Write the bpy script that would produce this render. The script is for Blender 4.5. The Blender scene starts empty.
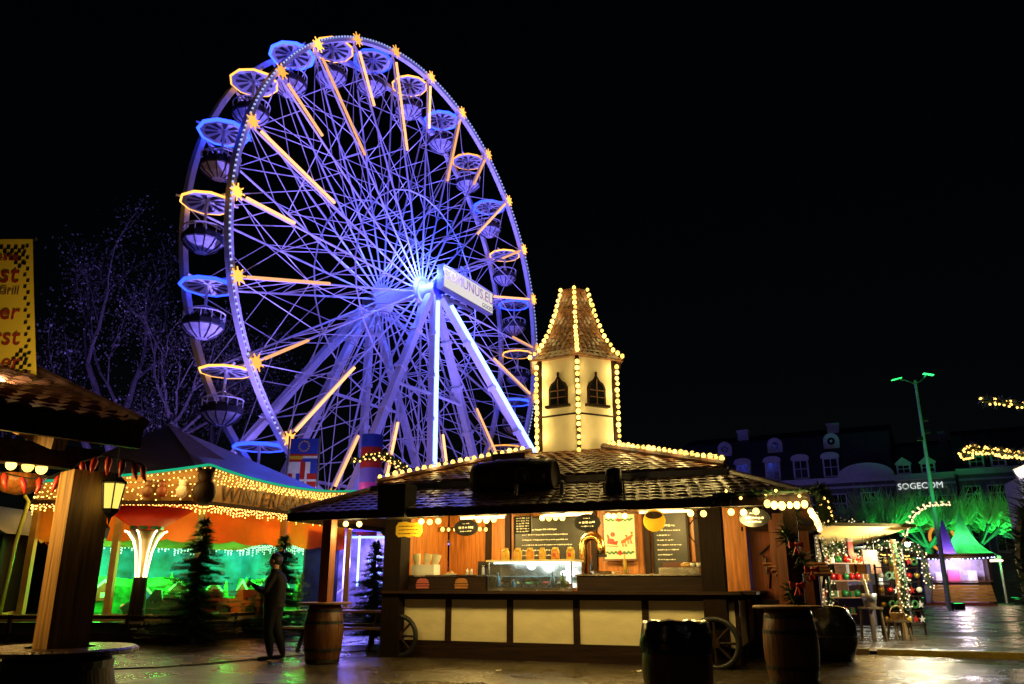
import bpy, math, random
from mathutils import Vector, Matrix
from math import sin, cos, pi, radians as R
random.seed(11)
C = bpy.context.scene
COL = C.collection

# ------------------------------------------------------------------ camera, sky, moon, exposure
cd = bpy.data.cameras.new('camera'); cam = bpy.data.objects.new('camera', cd); COL.objects.link(cam)
cam.location = (0, 0, 1.25)
cam.rotation_euler = (R(90) + math.atan((585 - 342) / 800.0), 0, 0)
cd.sensor_width = 36; cd.lens = 800 / 1024 * 36; cd.clip_start = .1; cd.clip_end = 2000
C.camera = cam
w = bpy.data.worlds.new('World'); C.world = w; w.use_nodes = True
nt = w.node_tree; bg = nt.nodes['Background']
sky = nt.nodes.new('ShaderNodeTexSky'); sky.sky_type = 'NISHITA'; sky.sun_disc = False
sky.sun_elevation = R(25); sky.sun_rotation = R(200)
nt.links.new(sky.outputs[0], bg.inputs[0]); bg.inputs[1].default_value = .0003
sd = bpy.data.lights.new('moon', 'SUN'); sd.energy = .006; sd.angle = R(.5); sd.color = (.8, .85, 1)
so = bpy.data.objects.new('moon', sd); COL.objects.link(so); so.rotation_euler = (R(65), 0, R(20))
C.view_settings.view_transform = 'Standard'; C.view_settings.look = 'None'
C.view_settings.exposure = 0; C.view_settings.gamma = 1
C.view_settings.use_curve_mapping = False
cy = C.cycles
cy.use_denoising = True; cy.max_bounces = 6; cy.diffuse_bounces = 3; cy.glossy_bounces = 3
cy.sample_clamp_indirect = 4; cy.sample_clamp_direct = 0
cy.use_light_tree = True
cy.caustics_reflective = False; cy.caustics_refractive = False

# ------------------------------------------------------------------ materials
MATS = {}
def M(name, col, rough=.6, var=.25, scale=6, bump=.15, metal=0, stretch=None, bscale=None, col2=None, alpha=None, spec=.5, coat=0):
    if name in MATS: return MATS[name]
    m = bpy.data.materials.new(name); m.use_nodes = True; n = m.node_tree.nodes; l = m.node_tree.links
    b = n['Principled BSDF']
    tc = n.new('ShaderNodeTexCoord'); mp = n.new('ShaderNodeMapping')
    l.new(tc.outputs['Object'], mp.inputs[0])
    if stretch: mp.inputs['Scale'].default_value = stretch
    nz = n.new('ShaderNodeTexNoise'); nz.inputs['Scale'].default_value = scale; nz.inputs['Detail'].default_value = 5
    l.new(mp.outputs[0], nz.inputs[0])
    rp = n.new('ShaderNodeValToRGB')
    c2 = col2 or tuple(min(1, c * (1 + var)) for c in col); c1 = tuple(c * (1 - var) for c in col)
    rp.color_ramp.elements[0].position = .3; rp.color_ramp.elements[1].position = .7
    rp.color_ramp.elements[0].color = (*c1, 1); rp.color_ramp.elements[1].color = (*c2, 1)
    l.new(nz.outputs[0], rp.inputs[0]); l.new(rp.outputs[0], b.inputs['Base Color'])
    mr = n.new('ShaderNodeMapRange'); mr.inputs[3].default_value = max(.03, rough - .12); mr.inputs[4].default_value = min(1, rough + .12)
    l.new(nz.outputs[0], mr.inputs[0]); l.new(mr.outputs[0], b.inputs['Roughness'])
    b.inputs['Metallic'].default_value = metal; b.inputs['Specular IOR Level'].default_value = spec
    b.inputs['Coat Weight'].default_value = coat
    if bump:
        bp = n.new('ShaderNodeBump'); bp.inputs['Strength'].default_value = bump; bp.inputs['Distance'].default_value = .02
        nb = n.new('ShaderNodeTexNoise'); nb.inputs['Scale'].default_value = bscale or scale * 4; nb.inputs['Detail'].default_value = 4
        l.new(mp.outputs[0], nb.inputs[0]); l.new(nb.outputs[0], bp.inputs['Height']); l.new(bp.outputs[0], b.inputs['Normal'])
    MATS[name] = m; return m
def wood(name, col, rough=.5, ax='z', var=.45, spec=.5):
    st = {'x': (.6, 9, 9), 'y': (9, .6, 9), 'z': (9, 9, .6)}[ax]
    return M(name, col, rough, var, 3, .35, stretch=st, bscale=6, spec=spec)
def E(name, col, s, one_side=False):
    if name in MATS: return MATS[name]
    m = bpy.data.materials.new(name); m.use_nodes = True; n = m.node_tree.nodes; l = m.node_tree.links
    n.remove(n['Principled BSDF']); e = n.new('ShaderNodeEmission')
    e.inputs[0].default_value = (*col, 1); e.inputs[1].default_value = s
    # lamps of one string are never equally bright
    oi = n.new('ShaderNodeObjectInfo'); mr = n.new('ShaderNodeMapRange'); mr.inputs[3].default_value = s * .55; mr.inputs[4].default_value = s * 1.35
    l.new(oi.outputs['Random'], mr.inputs[0]); l.new(mr.outputs[0], e.inputs[1])
    l.new(e.outputs[0], n['Material Output'].inputs[0])
    MATS[name] = m; return m

white_steel = M('white_painted_steel', (.72, .71, .72), .35, .08, 3, .03)
grey_steel = M('galvanised_steel', (.3, .3, .32), .35, .2, 8, .05, metal=.7)
black_metal = M('black_metal', (.015, .015, .017), .4, .3, 10, .1)
black_plastic = M('black_plastic', (.012, .012, .013), .35, .3, 10, .08)
dark_wood = wood('dark_stained_wood', (.022, .010, .006), .6, 'z', .5, .2)
dark_wood_x = wood('dark_stained_wood_long', (.022, .010, .006), .6, 'x', .5, .2)
orange_wood = wood('orange_pine_board', (.42, .15, .03), .42)
red_wood = wood('red_brown_board', (.2, .055, .02), .42)
raw_timber = wood('raw_timber_post', (.3, .16, .05), .6, 'z', .55)
oak = wood('oak_stave', (.12, .046, .016), .3, 'z', .3)
plank = wood('brown_plank', (.16, .07, .032), .5, 'x')
cream = M('cream_panel', (.74, .66, .44), .5, .1, 2.5, .2, stretch=(1,1,2.2), bscale=9)
plaster = M('cream_plaster', (.78, .71, .52), .7, .06, 5, .1)
tile_m = M('wet_clay_tile', (.17, .075, .04), .42, .6, 9, .2, spec=.5)
tile_d = M('wet_dark_tile', (.12, .058, .042), .4, .6, 9, .2, spec=.6)
slate = M('slate_roof', (.03, .03, .035), .5, .4, 5, .2)
chalkb = M('chalkboard', (.02, .022, .02), .5, .4, 4, .05)
chalk = M('chalk', (.75, .74, .68), .9, .1, 20, 0)
paper = M('cream_paper', (.8, .72, .5), .7, .05, 6, .02)
red_paint = M('red_paint', (.5, .03, .02), .4, .15, 8, .03)
green_paint = M('green_paint', (.03, .16, .04), .4, .2, 8, .03)
yellow_paint = M('yellow_paint', (.75, .48, .03), .45, .12, 6, .05)
white_paint = M('white_paint', (.8, .8, .78), .4, .06, 6, .03)
blue_paint = M('blue_paint', (.03, .06, .5), .4, .1, 6, .03)
pink_paint = M('pink_paint', (.6, .06, .22), .4, .1, 6, .03)
needles = M('fir_needles', (.022, .06, .022), .6, .5, 5, 0)
bark = M('bark', (.09, .07, .06), .85, .4, 8, .5)
leafm = M('autumn_leaf', (.05, .045, .03), .45, .5, 3, 0, spec=.6)
shoot = M('willow_shoot', (.4, .46, .2), .6, .3, 3, 0)
orange_cloth = M('orange_canvas', (.75, .11, .02), .8, .15, 2, .2)
green_cloth = M('green_canvas', (.35, .6, .38), .8, .15, 2, .1)
dark_cloth = M('dark_green_tarpaulin', (.012, .03, .018), .7, .3, 2, .3)
yellow_cloth = M('yellow_banner_cloth', (.85, .58, .03), .75, .06, 3, .1)
white_cloth = M('white_canvas', (.75, .75, .72), .8, .08, 2, .1)
purple_cloth = M('purple_canvas', (.3, .2, .6), .8, .08, 2, .1)
glass = M('shop_glass', (.9, .95, .95), .06, .02, 3, 0)
glass.node_tree.nodes['Principled BSDF'].inputs['Transmission Weight'].default_value = .95
brass = M('stainless_steel_worn', (.6, .55, .48), .25, .15, 6, .05, metal=1)
plastic_bag = M('black_bin_liner', (.012, .012, .015), .22, .3, 6, .6, bscale=9)
facade_m = M('grey_render', (.1, .09, .085), .8, .2, 1.2, .1)
facade_g = M('pale_render', (.19, .185, .17), .8, .15, 1.2, .1)
trim_m = M('pale_stone_trim', (.52, .5, .5), .7, .1, 3, .05)
pane_m = M('dark_window_glass', (.012, .014, .018), .12, .3, 1, 0)
rubber = M('yellow_rubber_ramp', (.85, .6, .04), .5, .25, 7, .2)
skin_m = M('skin', (.45, .25, .17), .5, .1, 10, .03)
jacket = M('dark_jacket', (.006, .006, .009), .7, .3, 10, .3)
jeans = M('dark_jeans', (.007, .008, .014), .8, .3, 14, .3)
hairm = M('dark_hair', (.02, .013, .009), .5, .3, 20, .3)
seat_m = M('dark_seat', (.03, .03, .04), .5, .2, 6, .05)

WARM = (1, .56, .13)
bulb_m = E('warm_bulb', (1,.6,.11), 3.8)
eave_m = E('warm_eave_bulb', (1, .64, .14), 6)
fairy_m = E('warm_fairy_bulb', (1, .52, .1), 5)
fairyw_m = E('white_fairy_bulb', (1, .78, .38), 2.0)
icicle_m = E('green_white_icicle_bulb', (.45, 1, .5), 2.6)
tube_m = E('warm_light_tube', (1, .46, .2), 1.7)
gold_m = E('gold_canopy_lamp', (1, .42, .07), 2.0)
bluel_m = E('blue_canopy_lamp', (.016, .045, 1), 7)
strip_m = E('blue_strip_lamp', (.2, .34, 1), 6)
green_e = E('green_edge_lamp', (.02, .75, .35), .55)
lamp_w = E('white_lamp', (1, .95, .75), 60)
flood_v = E('violet_flood_lens', (.5, .4, 1), 6)
flood_g = E('green_flood_lens', (.03, 1, .15), 3)
coolw = E('cool_white_tube', (.75, .95, 1), 9)
icew = E('ice_blue_tube', (.2, .3, 1), 5)
sign_e = E('backlit_sign_face', (1, .93, .9), 1.05)
sogo = E('backlit_letter', (.85, .95, .9), .75)
flare_m = E('warm_white_neon', (1, .84, .4), 4.5)

def translucent(m, f):
    n = m.node_tree.nodes; l = m.node_tree.links; b = n['Principled BSDF']; tr = n.new('ShaderNodeBsdfTranslucent'); mx = n.new('ShaderNodeMixShader')
    src = b.inputs['Base Color'].links[0].from_socket; l.new(src, tr.inputs[0]); mx.inputs[0].default_value = f
    l.new(b.outputs[0], mx.inputs[1]); l.new(tr.outputs[0], mx.inputs[2]); l.new(mx.outputs[0], n['Material Output'].inputs[0])
for m_ in (orange_cloth, green_cloth, purple_cloth, white_cloth): translucent(m_, .5)

# ------------------------------------------------------------------ mesh builder
FONT_CACHE = {}
class MB:
    def __init__(s): s.v = []; s.f = []; s.m = []
    def add(s, vs, fs, m=0):
        o = len(s.v); s.v += [tuple(p) for p in vs]; s.f += [tuple(i + o for i in f) for f in fs]
        s.m += [m] * len(fs) if isinstance(m, int) else list(m); return s
    def box(s, c, sz, m=0, rot=None):
        x, y, z = (k / 2 for k in sz); c = Vector(c)
        vs = [Vector(p) for p in ((-x,-y,-z),(x,-y,-z),(x,y,-z),(-x,y,-z),(-x,-y,z),(x,-y,z),(x,y,z),(-x,y,z))]
        if rot is not None: vs = [rot @ p for p in vs]
        return s.add([p + c for p in vs], [(3,2,1,0),(4,5,6,7),(0,1,5,4),(1,2,6,5),(2,3,7,6),(3,0,4,7)], m)
    def bb(s, x0, x1, y0, y1, z0, z1, m=0):
        return s.box(((x0+x1)/2,(y0+y1)/2,(z0+z1)/2), (x1-x0, y1-y0, z1-z0), m)
    def beam(s, p0, p1, w, h, m=0, up=(0,0,1)):
        p0 = Vector(p0); p1 = Vector(p1); d = (p1-p0); L = d.length; d.normalize()
        u = Vector(up)
        if abs(u.dot(d)) > .98: u = Vector((0,1,0))
        a = d.cross(u).normalized(); b = a.cross(d)
        vs = []
        for p in (p0, p1):
            for i, j in ((-1,-1),(1,-1),(1,1),(-1,1)): vs.append(p + a*(i*w/2) + b*(j*h/2))
        return s.add(vs, [(3,2,1,0),(4,5,6,7),(0,1,5,4),(1,2,6,5),(2,3,7,6),(3,0,4,7)], m)
    def tube(s, pts, r, n=8, m=0, closed=False, cap=True):
        pts = [Vector(p) for p in pts]; k = len(pts)
        rr = r if isinstance(r, (list, tuple)) else [r]*k
        t0 = ((pts[1]-pts[0])).normalized()
        ref = Vector((0,0,1)) if abs(t0.z) < .9 else Vector((1,0,0))
        a = t0.cross(ref).normalized(); vs = []
        for i in range(k):
            if closed: t = pts[(i+1)%k]-pts[i-1]
            else: t = pts[min(i+1,k-1)]-pts[max(i-1,0)]
            if t.length < 1e-9: t = t0
            t.normalize(); a = a - t*a.dot(t)
            if a.length < 1e-6: a = t.orthogonal()
            a.normalize(); b = t.cross(a)
            for j in range(n):
                q = 2*pi*j/n; vs.append(pts[i] + (a*cos(q)+b*sin(q))*rr[i])
        fs = []; ms = []
        seg = k if closed else k-1
        for i in range(seg):
            i2 = (i+1) % k
            for j in range(n):
                j2 = (j+1) % n; fs.append((i*n+j, i*n+j2, i2*n+j2, i2*n+j)); ms.append(m[i] if isinstance(m, list) else m)
        if cap and not closed:
            fs.append(tuple(reversed(range(n)))); ms.append(m[0] if isinstance(m, list) else m)
            fs.append(tuple((k-1)*n+j for j in range(n))); ms.append(m[-1] if isinstance(m, list) else m)
        return s.add(vs, fs, ms)
    def bead(s, pts, sp, rb, rc, mc=0, mbd=1, n=6, jit=0, closed=False):
        pts = [Vector(p) for p in pts]
        if closed: pts.append(pts[0])
        cum = [0]
        for i in range(1, len(pts)): cum.append(cum[-1] + (pts[i]-pts[i-1]).length)
        def at(t):
            t = max(0, min(cum[-1], t))
            for i in range(1, len(cum)):
                if t <= cum[i]:
                    L = cum[i]-cum[i-1]
                    return pts[i-1].lerp(pts[i], (t-cum[i-1])/L if L > 0 else 0)
            return pts[-1]
        P = [at(0)]; rr = [rc]; ms = []
        k = max(1, int(cum[-1]/sp))
        last = 0
        for i in range(k):
            t = (i+.5)*cum[-1]/k + random.uniform(-jit, jit)*sp
            ev = [(c, rc) for c in cum[1:-1] if last+1e-4 < c < t-rb-1e-4]
            for c, r_ in ev: P.append(at(c)); rr.append(rc); ms.append(mc)
            for q, r_ in ((-1, rc), (-.55, rb*.84), (0, rb), (.55, rb*.84), (1, rc)):
                P.append(at(t+q*rb)); rr.append(r_); ms.append(mc if q == -1 else mbd)
            last = t+rb
        for c in cum[1:-1]:
            if c > last+1e-4: P.append(at(c)); rr.append(rc); ms.append(mc)
        P.append(pts[-1]); rr.append(rc); ms.append(mc)
        Q = [P[0]]; q2 = [rr[0]]; m2 = []
        for i in range(1, len(P)):
            if (P[i]-Q[-1]).length > 1e-5: Q.append(P[i]); q2.append(rr[i]); m2.append(ms[i-1])
        return s.tube(Q, q2, n, m2+[mc])
    def lathe(s, prof, n=16, c=(0,0,0), m=0, a0=0, sweep=2*pi):
        c = Vector(c); vs = []; fs = []; ms = []; full = abs(sweep-2*pi) < 1e-6; nn = n if full else n+1
        for r, z in prof:
            for j in range(nn):
                q = a0 + sweep*j/n; vs.append(c + Vector((r*cos(q), r*sin(q), z)))
        for i in range(len(prof)-1):
            for j in range(n):
                j2 = (j+1) % nn; fs.append((i*nn+j, i*nn+j2, (i+1)*nn+j2, (i+1)*nn+j)); ms.append(m[i] if isinstance(m, list) else m)
        return s.add(vs, fs, ms)
    def prism(s, poly, o, ux, uy, dep, m=0):
        o = Vector(o); ux = Vector(ux); uy = Vector(uy); d = Vector(dep); k = len(poly)
        a = [o + ux*x + uy*y for x, y in poly]; b = [p + d for p in a]
        return s.add(a+b, [tuple(range(k)), tuple(reversed(range(k, 2*k)))] + [(i, i+k, (i+1)%k+k, (i+1)%k) for i in range(k)], m)
    def sphere(s, c, r, m=0, n=10, k=6, sc=(1,1,1)):
        c = Vector(c); vs = []; fs = []
        for i in range(k+1):
            th = pi*i/k
            for j in range(n):
                q = 2*pi*j/n; vs.append(c + Vector((r*sc[0]*sin(th)*cos(q), r*sc[1]*sin(th)*sin(q), r*sc[2]*cos(th))))
        for i in range(k):
            for j in range(n): fs.append((i*n+j, (i+1)*n+j, (i+1)*n+(j+1)%n, i*n+(j+1)%n))
        return s.add(vs, fs, m)
    def quad(s, a, b, c, d, m=0): return s.add([a,b,c,d], [(0,1,2,3)], m)
    def text(s, txt, size, o, ux, uy, dep, m=0, align='CENTER', shear=0):
        key = (txt, align, shear)
        if key not in FONT_CACHE:
            cu = bpy.data.curves.new('t', 'FONT'); cu.body = txt; cu.align_x = align; cu.extrude = .02; cu.shear = shear; cu.resolution_u = 3
            ob = bpy.data.objects.new('t', cu); COL.objects.link(ob)
            dg = bpy.context.evaluated_depsgraph_get(); dg.update()
            me = bpy.data.meshes.new_from_object(ob.evaluated_get(dg))
            FONT_CACHE[key] = ([tuple(v.co) for v in me.vertices], [tuple(p.vertices) for p in me.polygons])
            bpy.data.objects.remove(ob); bpy.data.curves.remove(cu); bpy.data.meshes.remove(me)
        vs, fs = FONT_CACHE[key]; o = Vector(o); ux = Vector(ux); uy = Vector(uy); dep = Vector(dep)
        return s.add([o + ux*(x*size) + uy*(y*size) + dep*(z/.02*.5) for x, y, z in vs], fs, m)
    def tiled(s, A, B, Cc, D, rows, tw, m=0, t=.035, jit=.3):
        A, B, Cc, D = map(Vector, (A, B, Cc, D)); nrm = (B-A).cross(D-A).normalized()
        if nrm.z < 0: nrm = -nrm
        s.quad(A-nrm*.015, B-nrm*.015, Cc-nrm*.015, D-nrm*.015, m)
        for i in range(rows):
            v0 = i/rows; v1 = min(1, (i+1.12)/rows)
            l0, r0, l1, r1 = A.lerp(D,v0), B.lerp(Cc,v0), A.lerp(D,v1), B.lerp(Cc,v1)
            n = max(1, round((r0-l0).length/tw)); off = .5 if i % 2 else 0
            for j in range(-1, n):
                a = max(0, (j+off)/n); b = min(1, (j+1+off)/n)
                if b-a < .15/n: continue
                h = t*(1+random.uniform(-jit, jit)); g = .03*(b-a)
                vs = []
                for q, k in ((0,.55),(.25,1),(.6,1.05),(1,.5)):
                    x = a+g+(b-a-2*g)*q
                    vs.append(l0.lerp(r0,x)+nrm*h*k); vs.append(l1.lerp(r1,x)+nrm*.012*k); vs.append(l0.lerp(r0,x)-nrm*.004)
                fs = []
                for q in range(3):
                    e = q*3; fs += [(e, e+3, e+4, e+1), (e+2, e+5, e+3, e)]
                s.add(vs, fs, m)
        return s
    def build(s, name, mats, parent=None, smooth=False, loc=None, rot=None):
        me = bpy.data.meshes.new(name); me.from_pydata(s.v, [], s.f); 
        mats = mats if isinstance(mats, (list, tuple)) else [mats]
        for x in mats: me.materials.append(x)
        me.polygons.foreach_set('material_index', s.m)
        if smooth: me.polygons.foreach_set('use_smooth', [True]*len(s.f))
        me.update()
        o = bpy.data.objects.new(name, me); COL.objects.link(o)
        if parent: setp(o, parent)
        if loc: o.location = loc
        if rot: o.rotation_euler = rot
        return o
KIDS = {}
def setp(o, p): o.parent = p; KIDS.setdefault(p.name, []).append(o)
def tag(o, label=None, cat=None, group=None, kind=None):
    if label: o['label'] = label
    if cat: o['category'] = cat
    if group: o['group'] = group
    if kind: o['kind'] = kind
    return o
def thing(name, label, cat, loc=(0,0,0), rz=0, group=None):
    o = bpy.data.objects.new(name, None); COL.objects.link(o); o.location = loc; o.rotation_euler = (0,0,rz)
    o.empty_display_size = .2
    return tag(o, label, cat, group)
def dup(o, parent=None, loc=None, rot=None, label=None):
    c = o.copy(); COL.objects.link(c)
    if parent: setp(c, parent)
    if loc is not None: c.location = loc
    if rot is not None: c.rotation_euler = rot
    if label: c['label'] = label
    for ch in list(KIDS.get(o.name, [])): dup(ch, c)
    return c
def lamp(name, loc, col, W, rad=.1, parent=None, spot=None, aim=None, blend=.6):
    d = bpy.data.lights.new(name, 'SPOT' if spot else 'POINT'); d.color = col; d.energy = W; d.shadow_soft_size = rad
    o = bpy.data.objects.new(name, d); COL.objects.link(o); o.location = loc
    if spot:
        d.spot_size = R(spot); d.spot_blend = blend
        o.rotation_euler = (Vector(aim)-Vector(loc)).to_track_quat('-Z', 'Y').to_euler()
    if parent: o.parent = parent
    return o
def string_lights(name, label, pts, n, r=.05, group=None, mat=None, glow=0, cable=.012):
    """a cable with separate glowing bulbs"""
    pts = [Vector(p) for p in pts]
    t = thing(name, label, 'string lights', pts[0], 0, group)
    cum = [0]
    for i in range(1, len(pts)): cum.append(cum[-1]+(pts[i]-pts[i-1]).length)
    def at(x):
        x *= cum[-1]
        for i in range(1, len(cum)):
            if x <= cum[i]+1e-6: return pts[i-1].lerp(pts[i], (x-cum[i-1])/(cum[i]-cum[i-1]))
        return pts[-1]
    b = MB(); b.tube([p-pts[0] for p in pts], cable, 5); b.build('cable', black_plastic, t)
    q = MB(); q.sphere((0,0,0), r, 0, 10, 6, (1,1,1.15)); first = None
    for i in range(n):
        p = at((i+.5)/n) - pts[0] - Vector((0,0,r*.6)) + Vector((random.uniform(-.01,.01),)*3)
        if first is None: first = q.build('bulb', mat or bulb_m, t, True, p)
        else: dup(first, t, p).scale = (random.uniform(.78,1.08),)*3
    if glow:
        for i in range(4): lamp('bulb_glow', at((i+.5)/4)-pts[0]+Vector((0,-.1,.04)), (1,.7,.22), glow, .06, t)
    return t

# ------------------------------------------------------------------ ground
def ground_mat():
    m = bpy.data.materials.new('wet_stone_paving'); m.use_nodes = True; n = m.node_tree.nodes; l = m.node_tree.links
    b = n['Principled BSDF']; tc = n.new('ShaderNodeTexCoord'); mp = n.new('ShaderNodeMapping'); mp.inputs['Rotation'].default_value = (0,0,R(-17))
    l.new(tc.outputs['Object'], mp.inputs[0])
    br = n.new('ShaderNodeTexBrick'); br.inputs['Scale'].default_value = 1; br.inputs['Brick Width'].default_value = .34; br.inputs['Row Height'].default_value = .17
    br.inputs['Mortar Size'].default_value = .014; br.inputs['Color1'].default_value = (.08,.054,.022,1); br.inputs['Color2'].default_value = (.055,.037,.016,1); br.inputs['Mortar'].default_value = (.02,.018,.016,1)
    l.new(mp.outputs[0], br.inputs[0])
    n1 = n.new('ShaderNodeTexNoise'); n1.inputs['Scale'].default_value = .55; n1.inputs['Detail'].default_value = 6; l.new(tc.outputs['Object'], n1.inputs[0])
    n2 = n.new('ShaderNodeTexNoise'); n2.inputs['Scale'].default_value = 14; n2.inputs['Detail'].default_value = 6; l.new(tc.outputs['Object'], n2.inputs[0])
    mx = n.new('ShaderNodeMixRGB'); mx.blend_type = 'MULTIPLY'; mx.inputs[0].default_value = .7
    l.new(br.outputs[0], mx.inputs[1]); l.new(n2.outputs[0], mx.inputs[2])
    br2 = n.new('ShaderNodeBrightContrast'); br2.inputs[1].default_value = .02; l.new(mx.outputs[0], br2.inputs[0])
    l.new(br2.outputs[0], b.inputs['Base Color'])
    mr = n.new('ShaderNodeMapRange'); mr.inputs[1].default_value = .38; mr.inputs[2].default_value = .66; mr.inputs[3].default_value = .13; mr.inputs[4].default_value = .42
    l.new(n1.outputs[0], mr.inputs[0]); l.new(mr.outputs[0], b.inputs['Roughness'])
    b.inputs['Specular IOR Level'].default_value = .6
    bp = n.new('ShaderNodeBump'); bp.inputs['Strength'].default_value = .9; bp.inputs['Distance'].default_value = .028
    ad = n.new('ShaderNodeMath'); ad.operation = 'ADD'; sc = n.new('ShaderNodeMath'); sc.operation = 'MULTIPLY'; sc.inputs[1].default_value = -.5
    l.new(br.outputs['Fac'], sc.inputs[0]); l.new(sc.outputs[0], ad.inputs[0]); l.new(n2.outputs[0], ad.inputs[1])
    n3 = n.new('ShaderNodeTexNoise'); n3.inputs['Scale'].default_value = 2.2; n3.inputs['Detail'].default_value = 3; l.new(tc.outputs['Object'], n3.inputs[0])
    ad2 = n.new('ShaderNodeMath'); ad2.operation = 'MULTIPLY_ADD'; ad2.inputs[1].default_value = 2.5
    l.new(n3.outputs[0], ad2.inputs[0]); l.new(ad.outputs[0], ad2.inputs[2])
    l.new(ad2.outputs[0], bp.inputs['Height']); l.new(bp.outputs[0], b.inputs['Normal'])
    return m
g = MB(); g.quad((-400,-60,0),(400,-60,0),(400,600,0),(-400,600,0))
tag(g.build('ground', ground_mat()), kind='structure')

# ------------------------------------------------------------------ ferris wheel
WR = 16.0; WH = 19.43; WA = 1.07214667; WW = 3.1; PH = 3.93915; ST = -2*pi/24
WC = Vector((-5.834, 48.635, 0))
wheel = thing('ferris_wheel', 'tall white observation wheel with lit cabins glowing violet and blue', 'ferris wheel', WC, WA)
def pol(r, t, y): return Vector((r*cos(t), y, WH + r*sin(t)))
# rims: a curved box section with a studded lamp strip on the outer face
def rim(y0, y1):
    b = MB(); k = 144
    for (ra, rb_, ya, yb) in ((WR-.15, WR+.15, y0, y1),):
        vs = []; fs = []
        for i in range(k):
            t = 2*pi*i/k
            for r_, y_ in ((ra,ya),(rb_,ya),(rb_,yb),(ra,yb)): vs.append(pol(r_, t, y_))
        for i in range(k):
            i2 = (i+1) % k
            for j in range(4): fs.append((i*4+j, i*4+(j+1)%4, i2*4+(j+1)%4, i2*4+j))
        b.add(vs, fs)
    return b
rim(-.16, .16).build('rim', white_steel, wheel)
rim(WW-.16, WW+.16).build('rim', white_steel, wheel)
led = E('white_led_dot', (.45, .55, 1), 2.2)
for yy, rr_ in ((-.2, WR+.1),):
    b = MB(); b.bead([pol(rr_, 2*pi*i/360, yy) for i in range(361)], .3, .055, .02, 0, 1, 6)
    tag(b.build('led_strip', [grey_steel, led], wheel), kind='stuff')
# truss spokes
b = MB(); r0 = .75
b.tube([(r0,0,0),(WR-.15,0,0)], .06, 8); b.tube([(r0,WW,0),(WR-.15,WW,0)], .06, 8)
N = 7; zz = []
for i in range(N+1):
    r_ = 1.2 + (WR-1.5)*(i/N); zz.append((r_, 0 if i % 2 else WW, 0))
for i in range(N): b.tube([zz[i], zz[i+1]], .03, 6)
for i in (2, 4, 6): b.tube([(1.2+(WR-1.5)*i/N, 0, 0), (1.2+(WR-1.5)*i/N, WW, 0)], .03, 6)
b.tube([(WR,-.1,0),(WR,WW+.1,0)], .07, 8)
sp0 = None
for i in range(24):
    t = PH + ST*i
    if sp0 is None: sp0 = b.build('spoke_truss', white_steel, wheel, False, (0,0,WH), (0,-t,0))
    else: dup(sp0, wheel, (0,0,WH), (0,-t,0))
# bracing cables from rim nodes to the neighbours' mid points, on both faces
b = MB()
for y in (0, WW):
    for sg in (-1, 1):
        e = sg*abs(ST)
        p = Vector((WR-.2, y, 0)); q = Vector((WR*.66*cos(e), y, WR*.66*sin(e)))
        b.tube([p, q], .026, 5)
        p2 = Vector((WR*.66, y, 0)); q2 = Vector((WR*.36*cos(e), y, WR*.36*sin(e))); b.tube([p2, q2], .026, 5)
        # long crossed stays to the opposite hub flange
        if False: b.tube([(WR-.3, y, 0), (.6*cos(e*4), WW-y, .6*sin(e*4))], .018, 5)
c0_ = None
for i in range(24):
    t = PH + ST*i
    if c0_ is None: c0_ = b.build('bracing_cable', white_steel, wheel, False, (0,0,WH), (0,-t,0))
    else: dup(c0_, wheel, (0,0,WH), (0,-t,0))
for y in (0, WW):
    b = MB(); P = [pol(WR*.42, PH+ST*i, y) for i in range(24)]
    b.tube(P, .05, 6, closed=True); b.build('tie_ring', white_steel, wheel)
# hub
b = MB()
def ylathe(mb, prof, n=24, m=0):
    vs = []; fs = []
    for r_, y in prof:
        for j in range(n): vs.append((r_*cos(2*pi*j/n), y, WH + r_*sin(2*pi*j/n)))
    for i in range(len(prof)-1):
        for j in range(n): fs.append((i*n+j, (i+1)*n+j, (i+1)*n+(j+1)%n, i*n+(j+1)%n))
    mb.add(vs, fs, m)
ylathe(b, [(0,-1.3),(.35,-1.3),(.45,-1.2),(.45,-.15),(1,-.15),(1,.15),(.45,.15),(.45,WW-.15),(1,WW-.15),(1,WW+.15),(.45,WW+.15),(.45,WW+1.4),(0,WW+1.4)])
b.build('hub', white_steel, wheel, True)
b = MB(); ylathe(b, [(0,-1.52),(.4,-1.5),(.62,-1.42),(.66,-1.31),(0,-1.31)]); b.build('hub_cap', blue_paint, wheel, True)
b = MB()
for j in range(24):
    q = 2*pi*j/24
ylathe(b, [(.72,-.22),(.8,-.2),(.86,-.22),(.8,-.3),(.72,-.22)], 24); b.build('hub_ring_lamp', icew, wheel, True)
# support legs
def leg(name, p0, p1, w_, strip=False, rungs=True):
    b = MB(); b.beam(p0, p1, w_, w_, 0, (0,1,0))
    p0 = Vector(p0); p1 = Vector(p1)
    if rungs:
        n_ = 7
        for i in range(1, n_):
            p = p0.lerp(p1, i/n_); d = (p1-p0).normalized()
            b.beam(p-d*.12, p+d*.12, w_+.14, w_+.14, 0, (0,1,0))
    o = b.build(name, white_steel, wheel)
    if strip:
        d = (p1-p0).normalized(); off = Vector((0,-1,0)); off = (off - d*off.dot(d)).normalized()*(w_/2+.05)
        s_ = MB(); s_.tube([p0.lerp(p1,.03)+off, p0.lerp(p1,.62)+off], .14, 8); s_.build('strip_lamp', strip_m, o)
leg('support_leg', (-.3,-.85,WH-.5), (-10,-1,0), .44)
leg('support_leg', (.3,-.85,WH-.5), (10,-1,0), .42)
leg('support_column', (0,-1.0,WH-.3), (0,-1.2,0), .42, True)
leg('support_leg', (.5,-1.3,WH-.5), (12,-8,0), .44, True)
leg('support_leg', (-.3,WW+1,WH-.5), (-10.5,WW+1,0), .46)
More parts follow.
